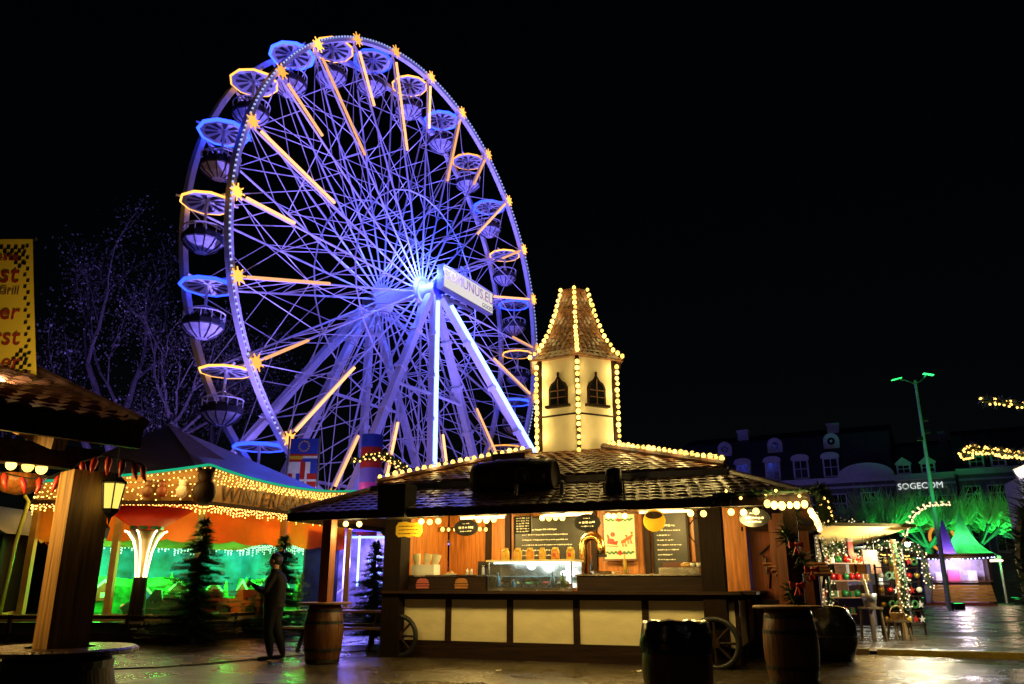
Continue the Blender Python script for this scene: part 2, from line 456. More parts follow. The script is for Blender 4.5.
leg('support_leg', (.3,WW+1,WH-.5), (11,WW+1,0), .4)
leg('support_column', (0,WW+1,WH-.3), (0,WW+1.1,0), .4)
leg('support_leg', (-.5,WW+1.2,WH-.5), (-12,WW+8,0), .46)
b = MB(); b.bb(-12.6,-9.4,-1.8,-.2,0,.35); b.bb(9.4,12.6,-8.6,-.2,0,.35); b.bb(-1.4,1.4,-2,WW+2,0,.35); b.bb(-12.8,-9.6,WW,WW+8.6,0,.35); b.bb(9.6,12,WW,WW+2,0,.35)
b.beam((-9.4,-1,.2),(9.4,-1,.2),.4,.3); b.beam((-9.6,WW+1,.2),(9.6,WW+1,.2),.4,.3); b.beam((0,-1,.2),(0,WW+1,.2),.4,.3); b.build('ground_frame', grey_steel, wheel)
for s_ in (-1, 1):
    for z_ in (7.0, 12.5):
        k_ = (WH-.5-z_)/(WH-.5); b = MB(); b.tube([(s_*10*k_,-.95,z_),(0,-1.08,z_)], .1, 8); b.build('cross_brace', white_steel, wheel)
        b = MB(); b.tube([(s_*10.5*k_,WW+1,z_),(0,WW+1.05,z_)], .1, 8); b.build('cross_brace', white_steel, wheel)
# sign on the axle end
b = MB(); b.bb(-.9, 5.3, -2.25, -1.75, WH-.35, WH+1.2, 0)
b.beam((-.2,-1.7,WH-.6),(3.4,-1.7,WH-.6),.16,.16,0)
for x in (.2, 2.8): b.beam((x,-1.7,WH-.6),(x,-1.0,WH-.4),.14,.14,0)
b.tube([(1.5,-2,WH+1.2),(1.5,-2,WH+1.9),(2.2,-2,WH+1.9),(2.2,-2,WH+1.2)], .06, 6); b.tube([(1.85,-2,WH+1.2),(1.85,-2,WH+1.9)], .05, 6)
sg_ = b.build('sign_box', grey_steel, wheel)
b = MB(); b.bb(-.84, 5.24, -2.262, -2.252, WH-.29, WH+1.14); b.build('sign_face', sign_e, sg_)
b = MB(); b.text('COMUNUS.EU', .98, (2.2,-2.268,WH+.32), (1,0,0), (0,0,1), (0,-.01,0), 0); b.build('lettering', M('faded_salmon_paint', (.62,.3,.2), .6), sg_)
b = MB(); b.text('GOOD', .42, (4.5,-2.268,WH-.2), (1,0,0), (0,0,1), (0,-.01,0), 0); b.build('lettering', black_plastic, sg_)
# stars and tubes on the near rim
star = MB()
for j in range(8):
    q = 2*pi*j/8; star.tube([(0,0,0),(.46*cos(q),0,.46*sin(q))], [.06,.03], 6)
for j in range(8):
    q = 2*pi*(j+.5)/8; star.tube([(0,0,0),(.28*cos(q),0,.28*sin(q))], [.05,.03], 5)
s0 = None; t0_ = {}
for i in range(24):
    t = PH + ST*i; p = pol(WR-.1, t, -.36)
    if s0 is None: s0 = star.build('star_lamp', gold_m, wheel, False, p, (0,-t,0))
    else: dup(s0, wheel, p, (0,-t,0))
    L = 5.9 if i % 2 == 0 else 3.3
    if i % 2 not in t0_:
        b = MB(); b.tube([(WR-.8,-.24,0),(WR-.8-L,-.24,0)], .085, 8)
        t0_[i % 2] = b.build('light_tube', tube_m, wheel, True, (0,0,WH), (0,-t,0))
    else: dup(t0_[i % 2], wheel, (0,0,WH), (0,-t,0))
# gondolas
def make_gondola(lm):
    b = MB(); b.tube([(0,0,.1),(0,0,-1.75)], .07, 8); b.tube([(0,-1.45,.12),(0,1.45,.12)], .06, 8)
    for s_ in (-1,1): b.tube([(s_*.75,0,-1.25),(0,0,-.95)], .035, 6); b.tube([(0,s_*.75,-1.25),(0,0,-.95)], .035, 6)
    gd = b.build('gondola', white_steel, wheel)
    n = 10; cR = 1.2
    b = MB(); b.lathe([(0,.28),(cR,.05),(cR,-.02),(cR-.1,-.03),(0,.13)], n)
    for j in range(n):   # dark slots between the ribs of the canopy's underside
        q = 2*pi*(j+.5)/n; dq = .17
        vs = [Vector((r_*cos(q+s_*dq*k_), r_*sin(q+s_*dq*k_), .125-.145*r_/cR-.025)) for r_, s_, k_ in ((.32,-1,.8),(.95,-1,1),(.95,1,1),(.32,1,.8))]
        b.add(vs, [(0,1,2,3)], 1)
    b.build('canopy', [white_steel, seat_m], gd)
    b = MB(); b.tube([(cR*1.03*cos(2*pi*j/n), cR*1.03*sin(2*pi*j/n), .02) for j in range(n)], .095 if lm is bluel_m else .06, 6, closed=True)
    b.build('canopy_lamp', lm, gd)
    b = MB()
    b.lathe([(.0,-2.6),(.34,-2.58),(.7,-2.36),(.93,-2.08)], 12, m=0)
    for j in range(12):
        q = 2*pi*j/12; b.tube([(r_*cos(q), r_*sin(q), z_) for r_, z_ in ((.3,-2.61),(.7,-2.38),(.95,-2.1))], .035, 5, 1)
    b.lathe([(.93,-2.08),(.98,-2.03),(.97,-1.78),(.91,-1.78),(.9,-2.0),(.68,-2.3),(0,-2.5)], 12, m=1)
    b.build('tub', [M('tub_panel', (.5,.5,.58), .25, .2, 4, .03), seat_m], gd)
    b = MB()
    b.tube([(.95*cos(2*pi*j/24), .95*sin(2*pi*j/24), -1.38) for j in range(24)], .035, 6, closed=True)
    for j in range(12):
        q = 2*pi*j/12; b.tube([(.95*cos(q), .95*sin(q), -1.75), (.95*cos(q), .95*sin(q), -1.38)], .022, 5)
    b.build('handrail', white_steel, gd)
    b = MB(); b.lathe([(.45,-2.1),(.86,-2.08),(.86,-1.62),(.8,-1.6),(.78,-1.98),(.45,-2.0)], 12); b.build('bench', seat_m, gd)
    return gd
gproto = {}
for i in range(24):
    t = PH + ST*i; p = pol(WR, t, WW/2) - Vector((0,0,.2)); rz = random.uniform(0, pi)
    if i % 2 not in gproto:
        gproto[i % 2] = make_gondola(bluel_m if i % 2 == 0 else gold_m); gproto[i % 2].location = p; gproto[i % 2].rotation_euler = (0,0,rz)
    else: dup(gproto[i % 2], wheel, p, (0,0,rz))
for i in range(24):  # added unseen lights under the canopies to colour the cabins
    lamp('cabin_fill', pol(WR, PH + ST*i, WW/2) - Vector((0,0,1.05)), (.03,.06,1) if i % 2 == 0 else (.24,.2,1), 110 if i % 2 == 0 else 34, .08, wheel)
# the wheel's own lamps: floods on its ground frame and blue lamps round the hub
def wl(x, y, z): return Matrix.Rotation(WA, 4, 'Z') @ Vector((x, y, z)) + WC
k_ = 0
for x, y, lab in ((-6,-10,'front left foot'),(1.5,-11,'front column'),(7,-11,'front right foot'),(-7,WW+9.5,'rear left foot'),(7,WW+8,'rear right foot'),(-13,-6,'near end')):
    p = wl(x, y, .45)
    fl = thing('flood_light', 'violet flood lamp on the pavement beside the wheel\'s '+lab, 'flood light', (p.x,p.y,0), WA, 'flood lamps at the foot of the wheel')
    b = MB(); b.bb(-.3,.3,-.2,.2,.02,.36); b.bb(-.4,-.34,-.06,.06,0,.4); b.bb(.34,.4,-.06,.06,0,.4); b.build('housing', black_metal, fl)
    b = MB(); b.bb(-.26,.26,-.16,.16,.362,.372); b.build('lens', flood_v, fl)
    lamp('flood_beam', p + Vector((0,0,.45)), (.22,.16,1), 2600 if y < 0 else 1600, .3, None, 90, wl(x*.3, WW/2, WH+3), .8)
    lamp('flood_beam', p + Vector((0,0,.5)), (.25,.18,1), 34000 if y < 0 else 22000, .3, None, 42, wl(x*1.1, WW/2, WH+11 if x > -10 else WH+2), 1)
for x, y, W in ((1.3,-1.1,700),(-1.3,-1.1,700),(-3.2,1.5,420),(3.2,1.6,420),(0,-2.9,600)):
    lamp('hub_lamp', wl(x, y, WH + (.9 if x else 1.2)), (.06,.1,1), W*2.2, .15)

# ------------------------------------------------------------------ food stall with the tower
SO = Vector((-2.19, 15.76, 0)); SA = math.atan2(-.363, .932); SL = 6.12; SD = 4.3
def sl(s_, d_, z_=0): return Matrix.Rotation(SA, 4, 'Z') @ Vector((s_, d_, z_)) + SO
stall = thing('food_stall', 'timber food stall with cream counter panels, tiled roof and lit white tower', 'food stall', SO, SA)
b = MB(); b.bb(-.1, SL+.1, -.06, SD, 0, .24); b.bb(-.1, SL+.1, .02, .08, .24, 1.1); b.bb(SL+.0, SL+.06, .08, SD, .24, 1.1); b.bb(-.1,-.04,.08,SD,.24,1.1); b.build('counter_body', dark_wood_x, stall)
stiles = [-.03, 1.13, 2.33, 3.55, 4.74, 5.93]
b = MB()
for x in stiles: b.bb(x-.055, x+.055, -.06, .018, .24, 1.08)
b.bb(-.1, SL+.1, -.062, .016, 1.0, 1.09); b.bb(-.1, SL+.1, -.064, .016, .245, .29)
b.bb(SL+.06, SL+.13, .0, .1, .24, 1.08); b.bb(SL+.06, SL+.13, 1.3, 1.42, .24, 1.08); b.bb(SL+.06, SL+.13, 2.8, 2.92, .24, 1.08); b.build('counter_frame', dark_wood_x, stall)
for i in range(5):
    b = MB(); b.bb(stiles[i]+.056, stiles[i+1]-.056, -.03, .015, .292, .998); b.build('counter_panel', cream, stall)
b = MB(); b.bb(SL-.13, SL+.06, -.03, .015, .292, .998); b.build('counter_panel', cream, stall)
for y0, y1 in ((.1,1.3),(1.42,2.8)):
    b = MB(); b.bb(SL+.062, SL+.1, y0, y1, .3, 1.0); b.build('counter_panel', cream, stall)
b = MB(); b.bb(-.12, SL+.2, -.34, .12, 1.10, 1.15); b.bb(SL+.02, SL+.4, .12, SD-.5, 1.1, 1.15); b.build('counter_top', dark_wood_x, stall)
for x0, x1 in ((.0, 1.78), (3.52, 5.72)):
    b = MB(); b.bb(x0, x1, .13, .5, 1.15, 1.4); b.build('upper_ledge', dark_wood_x, stall)
    b = MB(); b.bb(x0-.03, x1+.03, .09, .62, 1.402, 1.43); b.build('ledge_top', brass, stall)
blackish = wood('shaded_dark_post', (.010, .005, .003), .7, 'z', .5, .12)  # near black colour stands for shade on the unlit post fronts
for x, y in ((.04,-.08), (5.91,-.08), (.04,SD-.2), (5.91,SD-.2)):
    b = MB(); b.bb(x-.18, x+.18, y-.18, y+.18, 0, 2.6)
    b.build('post', blackish, stall)
b = MB(); b.beam((6.75,2.6,0),(6.75,2.6,2.45),.22,.22); b.build('post', red_wood, stall)
b = MB(); b.beam((6.95,.55,0),(6.95,.55,2.4),.2,.2); b.build('post', red_wood, stall)
# the overhanging eave stands on three outer posts
for x, y, m_ in ((-.45,-1.63,red_wood), (7.23,-1.65,dark_wood), (7.3,SD+1,dark_wood), (-.8,SD+1,dark_wood)):
    b = MB(); b.bb(x-.09, x+.09, y-.09, y+.09, 0, 2.36); b.build('eave_post', m_, stall)
# back wall of upright boards, with pilasters
b = MB(); x = -.1
while x < SL+.05:
    b.bb(x, min(x+.198, SL+.1), 2.5, 2.54+random.uniform(0,.01), .2, 2.75); x += .2
b.build('back_wall', orange_wood, stall)
b = MB(); y = .5
while y < 2.45: b.bb(-.16,-.12,y,y+.24,1.15,2.75); y += .245
b.build('side_wall', orange_wood, stall)
for x in (.85, 1.3, 3.2, 4.3, 5.3):
    b = MB(); b.bb(x-.06, x+.06, 2.42, 2.498, .2, 2.72); b.build('pilaster', dark_wood, stall)
b = MB(); b.bb(-.1, SL+.1, .1, SD, .2, .22); b.build('stall_floor', plank, stall)
b = MB(); b.bb(-.3, SL+.3, -.25, SD, 2.76, 2.8)
for x in (.5, 1.7, 2.9, 4.1, 5.3): b.bb(x, x+.1, -.25, 2.5, 2.64, 2.758)
b.build('ceiling', wood('ceiling_board', (.22,.1,.035), .5, 'x'), stall)
# roof: lower skirt, gutter, upper hips
ex0, ex1, ey0, ey1, ez = -1.2, 7.5, -1.8, 5.9, 2.46
bx0, bx1, by0, by1, bz = -.4, 6.3, -.35, 4.6, 2.98
eav = [(ex0,ey0,ez),(ex1,ey0,ez),(ex1,ey1,ez),(ex0,ey1,ez)]; brk = [(bx0,by0,bz),(bx1,by0,bz),(bx1,by1,bz),(bx0,by1,bz)]
rf = MB()
for i in range(4):
    j = (i+1) % 4; rf.tiled(eav[i], eav[j], brk[j], brk[i], 8, .2, 0, .03)
rfo = rf.build('skirt_roof', tile_d, stall)
b = MB(); off = .06
for i in range(4):
    j = (i+1) % 4; A, B_, C_, D_ = (Vector(p) for p in (eav[i], eav[j], brk[j], brk[i])); dz = Vector((0,0,-.05))
    b.quad(A+dz, B_+dz, C_+dz, D_+dz)
b.build('soffit', wood('soffit_board', (.2,.09,.035), .5, 'x'), stall)
b = MB()
for i in range(4):
    j = (i+1) % 4; A, B_ = Vector(eav[i]), Vector(eav[j]); d = (B_-A).normalized()
    b.beam(A - d*.03 + Vector((0,0,-.06)), B_ + d*.03 + Vector((0,0,-.06)), .05, .13)
b.build('fascia_board', dark_wood_x, stall)
for i in range(4):
    A, B_ = Vector(eav[i]), Vector(brk[i])
    b = MB(); b.tube([A+Vector((0,0,.03)), B_+Vector((0,0,.03))], .06, 8); b.build('hip_tile', tile_d, rfo)
b = MB()
for i in range(4):
    j = (i+1) % 4; A, B_ = Vector(brk[i]), Vector(brk[j]); b.beam(A+Vector((0,0,.05)), B_+Vector((0,0,.05)), .1, .1)
b.build('gutter', grey_steel, stall)
tc = Vector((3.03, 2.0, 0)); th_ = .74
u0 = [Vector((bx0+.05,by0+.05,bz+.14)), Vector((bx1-.05,by0+.05,bz+.14)), Vector((bx1-.05,by1-.05,bz+.14)), Vector((bx0+.05,by1-.05,bz+.14))]
u1 = [Vector((tc.x-th_,tc.y-th_,3.8)), Vector((tc.x+th_,tc.y-th_,3.8)), Vector((tc.x+th_,tc.y+th_,3.8)), Vector((tc.x-th_,tc.y+th_,3.8))]
rf = MB()
for i in range(4):
    j = (i+1) % 4; rf.tiled(u0[i], u0[j], u1[j], u1[i], 13, .2, 0, .03)
rfu = rf.build('upper_roof', tile_m, stall)
for i in range(4):
    b = MB(); b.tube([u0[i]+Vector((0,0,.04)), u1[i]+Vector((0,0,.04))], .07, 8); b.build('hip_tile', tile_d, rfu)
# tower
wc = (SO + Matrix.Rotation(SA,4,'Z') @ tc); ang = math.atan2(-wc.y, -wc.x) - SA + R(2)
hexr = .87
def hx(r_, k, z_): q = ang + k*pi/3; return Vector((tc.x + r_*cos(q), tc.y + r_*sin(q), z_))
tw = MB()
for k in range(6):
    tw.quad(hx(hexr,k,3.4), hx(hexr,k+1,3.4), hx(hexr,k+1,5.84), hx(hexr,k,5.84))
tower = tw.build('tower', plaster, stall)
b = MB()
for k in range(6):
    b.beam(hx(hexr+.012,k,3.4), hx(hexr+.012,k,5.82), .075, .075, 0, (cos(ang+k*pi/3), sin(ang+k*pi/3), 0))
    b.beam(hx(hexr+.004,k,4.53), hx(hexr+.004,k+1,4.53), .03, .035); b.beam(hx(hexr+.01,k,5.79), hx(hexr+.01,k+1,5.79), .06, .1)
b.build('timber_trim', dark_wood, tower)
prof = [(1.1,5.70),(.86,5.90),(.62,6.32),(.42,6.86),(.27,7.42)]
b = MB()
for k in range(6):
    for i in range(len(prof)-1):
        b.tiled(hx(prof[i][0],k,prof[i][1]), hx(prof[i][0],k+1,prof[i][1]), hx(prof[i+1][0],k+1,prof[i+1][1]), hx(prof[i+1][0],k,prof[i+1][1]), (2,4,5,5)[i], .13, 0, .022)
    b.quad(hx(1.08,k,5.69), hx(1.08,k+1,5.69), hx(.8,k+1,5.72), hx(.8,k,5.72))
b.add([hx(.27,k,7.43) for k in range(6)], [tuple(range(6))])
b.build('tower_roof', tile_m, tower)
for k in range(6):
    c_ = (hx(hexr,k,5.0)+hx(hexr,k+1,5.0))/2; ux = (hx(1,k+1,0)-hx(1,k,0)).normalized(); nn = ux.cross(Vector((0,0,1)))
    if nn.dot(c_-Vector((tc.x,tc.y,5))) < 0: nn = -nn
    ogee = [(-.17,-.25),(.17,-.25),(.17,.06),(.13,.15),(.06,.2),(0,.3),(-.06,.2),(-.13,.15),(-.17,.06)]
    fr = [(x*1.28, (y*1.16+.012)) for x, y in ogee]
    b = MB(); b.prism(fr, c_+nn*.004, ux, (0,0,1), nn*.03); b.beam(c_-ux*.27-Vector((0,0,.29))+nn*.05, c_+ux*.27-Vector((0,0,.29))+nn*.05, .12, .05)
    b.box(c_+Vector((0,0,.38))+nn*.02, (.04,.04,.08))
    wf = b.build('window', dark_wood, tower)
    b = MB(); b.prism(ogee, c_+nn*.036, ux, (0,0,1), nn*.006)
    b.build('pane', pane_m, wf)
    b = MB(); b.beam(c_+nn*.046-Vector((0,0,.25)), c_+nn*.046+Vector((0,0,.27)), .02, .012, 0, nn); b.beam(c_+nn*.046-ux*.165+Vector((0,0,.03)), c_+nn*.046+ux*.165+Vector((0,0,.03)), .012, .02); b.beam(c_+nn*.046-ux*.165-Vector((0,0,.11)), c_+nn*.046+ux*.165-Vector((0,0,.11)), .012, .016); b.build('glazing_bar', plank, wf)
# bulbs along the tower and the roof hips
def sw(p): return Matrix.Rotation(SA,4,'Z') @ Vector(p) + SO
edge_lab = {0:'middle edge facing the square', 1:'right edge', 5:'left edge', 4:'far left edge', 2:'far right edge'}
side_lab = {0:'middle', 1:'right', 5:'left', 4:'rear left', 2:'rear right'}
for k in (0, 1, 5, 4):
    string_lights('string_lights', 'straight bulb string running down the white tower wall along its '+edge_lab[k], [sw(hx(hexr+.09,k,5.66)), sw(hx(hexr+.09,k,3.75 if k in (0,) else 3.85))], 15, .046, 'bulb strings on the tower walls', None, 5.5)
for k in (0, 1, 5, 4, 2):
    string_lights('string_lights', 'curved bulb string following the '+side_lab[k]+' ridge of the bell shaped tower roof', [sw(hx(r_+.05,k,z_+.07)) for r_, z_ in prof], 15 if k in (0,1,5) else 10, .045, 'bulb strings on the tower roof', None, 2.2)
string_lights('string_lights', 'bulb string sloping down the left roof hip from the tower past the barrel', [sw(u1[0]+Vector((-.1,-.05,.13))), sw(u0[0]+Vector((0,0,.16)))], 21, .05, 'bulb strings on the roof hips', None, 6)
string_lights('string_lights', 'bright bulb string sloping down the right roof hip from the tower foot', [sw(u1[1]+Vector((.1,-.05,.13))), sw(u0[1]+Vector((0,0,.16)))], 22, .046, 'bulb strings on the roof hips', None, 9)
# lamps under the eave
def eave_lamp(s0, s1, n, lab, W=16, d=-1.5, z=2.27, r=.05):
    p0 = sw((s0,d,z+.07)); p1 = sw((s1,d,z+.07))
    t = thing('eave_lamp', lab, 'lamp', p0, 0, 'lamps under the stall eave')
    b = MB(); b.beam((0,0,.02), p1-p0+Vector((0,0,.02)), .05, .03)
    b.beam((0,0,.03),(0,0,.08),.03,.03); b.beam(p1-p0+Vector((0,0,.03)), p1-p0+Vector((0,0,.08)), .03,.03); b.build('lamp_bar', black_metal, t)
    q = MB(); q.sphere((0,0,0), r, 0, 10, 6); f = None
    for i in range(n):
        p = (p1-p0)*((i+.5)/n) - Vector((0,0,.06+.01*(i%2)))
        if f is None: f = q.build('bulb', eave_m, t, True, p)
        else: dup(f, t, p)
    mid = (p0+p1)/2 - Vector((0,0,.2)); lamp('eave_glow', mid-p0, (1,.7,.2), W*3, .12, t)
    return t
eave_lamp(-.35, .2, 2, 'pair of warm bulbs under the far left eave end beyond the yellow sign', 12)
eave_lamp(1.2, 1.68, 3, 'row of bright bulbs just right of the yellow oval sign', 16)
eave_lamp(2.28, 2.68, 3, 'three bulbs between the oval sign and the square price board', 16)
eave_lamp(3.4, 3.85, 4, 'slanted lamp bar above the six sauce jars', 16, r=.045)
eave_lamp(4.5, 4.85, 4, 'bright lamp bar over the sleigh poster', 18, r=.045)
eave_lamp(5.72, 6.1, 2, 'two bulbs on top of the thick right corner post', 12)
eave_lamp(6.32, 6.85, 3, 'three glaring bulbs near the right end of the front eave', 12)
string_lights('string_lights', 'row of glaring bulbs rounding the right end of the stall eave', [sw((7.0,-1.55,2.34)), sw((7.5,-1.5,2.33)), sw((7.55,1.2,2.33)), sw((7.55,3.6,2.34))], 9, .055, None, eave_m)
il = string_lights('string_lights', 'bright bulb row hung inside the stall by the left orange wall', [sw((-.05,1.9,2.42)), sw((.9,2.35,2.42))], 8, .045, None, E('inner_bulb', (1,.6,.12), 5))
# lamp tubes on the stall ceiling
for x in (1.2, 3.0, 4.9):
    t = thing('ceiling_lamp', ('warm tube lamp under the stall ceiling above the napkin box' if x < 2 else 'warm tube lamp under the stall ceiling above the glass case' if x < 4 else 'warm tube lamp under the stall ceiling above the griddle'), 'lamp', sw((x,1.3,2.6)), SA, 'tube lamps in the stall')
    b = MB(); b.bb(-.5,.5,-.05,.05,-.02,.03); b.build('housing', white_paint, t)
    b = MB(); b.tube([(-.48,0,-.045),(.48,0,-.045)], .022, 8); b.build('tube', E('stall_tube', (1,.62,.25), 8), t)
    lamp('ceiling_glow', (0,0,-.15), (1,.68,.2), 120, .2, t)

# ---- things on and around the stall
def plate(mb, poly, th, m=0): mb.prism(poly, (0,-th/2,0), (1,0,0), (0,0,1), (0,th,0), m)
def oval(rx, rz, n=20, cz=0): return [(rx*cos(2*pi*i/n), cz+rz*sin(2*pi*i/n)) for i in range(n)]
def scrawl(mb, x0, x1, z, y, m, h=.02, seed=0):
    rnd = random.Random(seed); x = x0
    while x < x1:
        w_ = rnd.uniform(.02,.05); mb.bb(x, min(x+w_,x1), y-.002, y+.002, z-h/2*rnd.uniform(.3,1), z+h/2*rnd.uniform(.3,1), m); x += w_+rnd.uniform(.006,.022)
def hang_sign(lab, s_, z_, kind, d=-1.35):
    t = thing('hanging_sign', lab, 'sign', sw((s_,d,z_)), SA, 'signs hanging from the stall eave')
    b = MB()
    for x in (-.13,.13): b.tube([(x,0,.1),(x,0,2.36-z_)], .006, 5)
    b.build('chain', black_metal, t)
    b = MB()
    if kind == 'yellow': plate(b, [(-.25,-.08),(-.2,-.13),(-.08,-.12),(0,-.14),(.1,-.12),(.2,-.13),(.25,-.06),(.24,.07),(.18,.12),(.06,.1),(-.06,.13),(-.2,.12),(-.25,.05)], .03)
    elif kind == 'board': plate(b, [(-.15,-.14),(.15,-.14),(.15,.14),(-.15,.14)], .03)
    elif kind == 'half': plate(b, oval(.17,.17,18), .03)
    else: plate(b, oval(.22,.135,22), .03)
    mm = {'yellow':yellow_paint,'half':yellow_paint}.get(kind, black_plastic)
    b.build('board', mm, t)
    b = MB(); sd_ = int(s_*10)
    if kind == 'yellow':
        for k in range(3): scrawl(b, -.19, .19, .05-.06*k, -.018, 0, .022, sd_+k)
        b.build('lettering', plank, t)
    elif kind == 'half':
        plate(b, [(x,z*.8+.08) for x,z in oval(.13,.07)], .036); b.build('emblem', dark_wood, t)
    elif kind == 'board':
        for k in range(6): scrawl(b, -.11, .11, .105-.042*k, -.018, 0, .026, sd_+k)
        b.build('lettering', chalk, t)
    else:
        scrawl(b, -.13, .13, .0, -.018, 0, .045, sd_); scrawl(b, -.1, .1, -.06, -.018, 0, .02, sd_+1); scrawl(b, -.06,.06,.065,-.018,0,.02,sd_+2)
        b.build('lettering', chalk, t)
    return t
hang_sign('yellow wavy edged sign with brown writing at the left end of the eave', .97, 2.17, 'yellow')
hang_sign('black oval sign with white writing left of the chalk price board', 2.05, 2.17, 'oval')
hang_sign('small square black board with rows of white prices over the glass case', 3.07, 2.19, 'board')
hang_sign('black oval sign with white writing beside the curved vent pipe', 4.16, 2.2, 'oval')
hang_sign('round yellow sign with a dark emblem right of the sleigh poster', 5.23, 2.2, 'half')
hang_sign('black oval sign with pale writing on the far right red post', 6.72, 2.2, 'oval')
def board(lab, name, s0, s1, z0, z1, d, m_, lines, cat, fr=dark_wood):
    t = thing(name, lab, cat, sw(((s0+s1)/2,d,z0)), SA); W = s1-s0; H = z1-z0
    b = MB(); b.bb(-W/2-.04,W/2+.04,-.03,.0,-.04,0); b.bb(-W/2-.04,W/2+.04,-.03,0,H,H+.04); b.bb(-W/2-.04,-W/2,-.03,0,0,H); b.bb(W/2,W/2+.04,-.03,0,0,H); b.build('frame', fr, t)
    b = MB(); b.bb(-W/2,W/2,-.018,0,0,H); b.build('panel', m_, t)
    if lines:
        b = MB(); rnd = random.Random(int(s0*9))
        for k in range(lines):
            z = H*(.8-.62*k/lines); scrawl(b, -W*.4, W*.4*rnd.uniform(.0,.9), z, -.021, 0, .045 if k == 0 else .026, k+int(s0*31))
        b.build('writing', chalk, t)
    return t
board('wide chalkboard menu behind the glass display case', 'menu_board', 1.5, 3.05, 1.42, 2.6, 2.4, chalkb, 7, 'menu board')
board('tall chalkboard menu right of the sleigh poster', 'menu_board', 4.45, 5.1, 1.42, 2.62, 2.4, chalkb, 8, 'menu board')
t = board('cream christmas poster with red sleigh, reindeer and holly borders', 'poster', 3.44, 4.08, 1.75, 2.62, 2.38, paper, 0, 'poster', plank)
b = MB(); H = .87
for zz_ in (.12, .77):
    for i in range(13):
        if abs(i-6) < 1: continue
        b.prism(oval(.032,.022,7), (-.26+.0433*i, -.024, zz_+.012*(-1)**i), (1,0,0), (0,0,1), (0,.004,0))
b.build('holly_border', green_paint, t)
b = MB()
for zz_ in (.12,.77): b.prism(oval(.05,.045,5), (0,-.026,zz_), (1,0,0), (0,0,1), (0,.004,0)); b.prism(oval(.03,.06,4), (0,-.0275,zz_), (1,0,0), (0,0,1), (0,.001,0))
b.prism([(-.26,.30),(-.06,.27),(-.03,.36),(-.1,.34),(-.13,.40),(-.2,.40),(-.22,.46),(-.27,.5),(-.25,.40)], (0,-.024,0), (1,0,0), (0,0,1), (0,.004,0))
b.prism([(-.28,.25),(-.05,.235),(-.02,.26),(-.05,.25),(-.27,.265)], (0,-.024,0), (1,0,0), (0,0,1), (0,.004,0))
b.prism(oval(.05,.05,10,.5), (-.14,-.024,-.02), (1,0,0), (0,0,1), (0,.004,0))
b.build('sleigh_picture', red_paint, t)
b = MB()
for x, z in ((.09,.3),(.2,.36)):
    b.prism([(x-.06,z),(x+.03,z+.01),(x+.06,z+.08),(x+.08,z+.07),(x+.07,z+.11),(x+.03,z+.1),(x-.06,z+.05)], (0,-.024,0), (1,0,0), (0,0,1), (0,.004,0))
    for q in (-.05,-.03,.01,.03): b.prism([(x+q,z),(x+q+.012,z),(x+q+.03,z-.07),(x+q+.02,z-.07)], (0,-.0242,0), (1,0,0), (0,0,1), (0,.004,0))
    b.prism([(x+.04,z+.1),(x+.05,z+.1),(x+.02,z+.17),(x+.08,z+.16),(x+.055,z+.11)], (0,-.0245,0), (1,0,0), (0,0,1), (0,.004,0))
b.build('reindeer_picture', M('brown_red_print', (.45,.12,.04), .6), t)
b = MB(); scrawl(b, -.05, .1, .62, -.022, 0, .02, 3); scrawl(b, -.02, .12, .58, -.022, 0, .016, 4); b.build('lettering', green_paint, t)
# display case
t = thing('display_case', 'lit glass food display case standing on the stall counter', 'display case', sw((1.84,.1,1.152)), SA)
b = MB(); b.bb(0,1.6,0,.62,0,.05); b.bb(0,1.6,.6,.62,.05,.5); b.build('base', brass, t)
b = MB(); b.bb(-.03,1.63,-.03,.65,.5,.535); b.build('top', M('cream_case_lid', (.75,.66,.4), .4, .05), t)
for x in (.01,1.59): b = MB(); b.bb(x-.012,x+.012,.0,.024,.05,.5); b.build('corner_frame', brass, t)
b = MB(); b.bb(.03,1.57,.008,.014,.052,.498); b.build('front_glass', glass, t)
b = MB(); b.bb(.03,1.57,.2,.58,.24,.252); b.build('glass_shelf', M('shelf_glass', (.5,.7,.75), .1, .1), t)
b = MB(); b.tube([(.08,.1,.482),(1.52,.1,.482)], .014, 8); b.tube([(1.36,.55,.07),(1.36,.55,.48)], .04, 8); b.build('tube_lamp', coolw, t)
lamp('case_glow', (.8,.12,.44), (.75,.95,1), 5, .1, t); lamp('case_glow', (1.35,.3,.3), (.85,.97,1), 3, .05, t)
def simple(name, lab, cat, bm_, mats, loc, rz=0, group=None, smooth=False):
    return tag(bm_.build(name, mats, None, smooth, loc, (0,0,rz)), lab, cat, group)
# sauce jars on the case
jarlab = ['leftmost yellow sauce jar on the glass case lid','second yellow sauce jar from the left on the case lid','third sauce jar from the left on the case lid, orange toned','narrow yellow sauce jar, fourth on the case lid','wide sauce jar with a red mark, fifth on the case lid','sauce jar with a red mark next to the curved vent pipe']
jy = M('mustard_plastic', (.75,.5,.06), .3, .08, 6, .02); jo = M('orange_plastic', (.7,.33,.05), .3, .08, 6, .02)
for i, s_ in enumerate((2.06,2.31,2.55,2.79,3.04,3.33)):
    t = thing('sauce_jar', jarlab[i], 'sauce jar', sw((s_,.4,1.69)), SA, 'sauce jars on the case')
    rr = .062 if i == 3 else .078
    b = MB(); b.lathe([(0,0),(rr,0),(rr,.15),(rr*.75,.18),(0,.18)], 14); b.build('body', jo if i in (2,4) else jy, t, True)
    b = MB(); b.lathe([(0,.18),(rr*.72,.18),(rr*.7,.215),(0,.22)], 14); b.build('lid', jy, t)
    b = MB(); b.box((0,-rr-.002,.08),(.06,.006,.07)); b.build('label_patch', red_paint if i > 3 else jo, t)
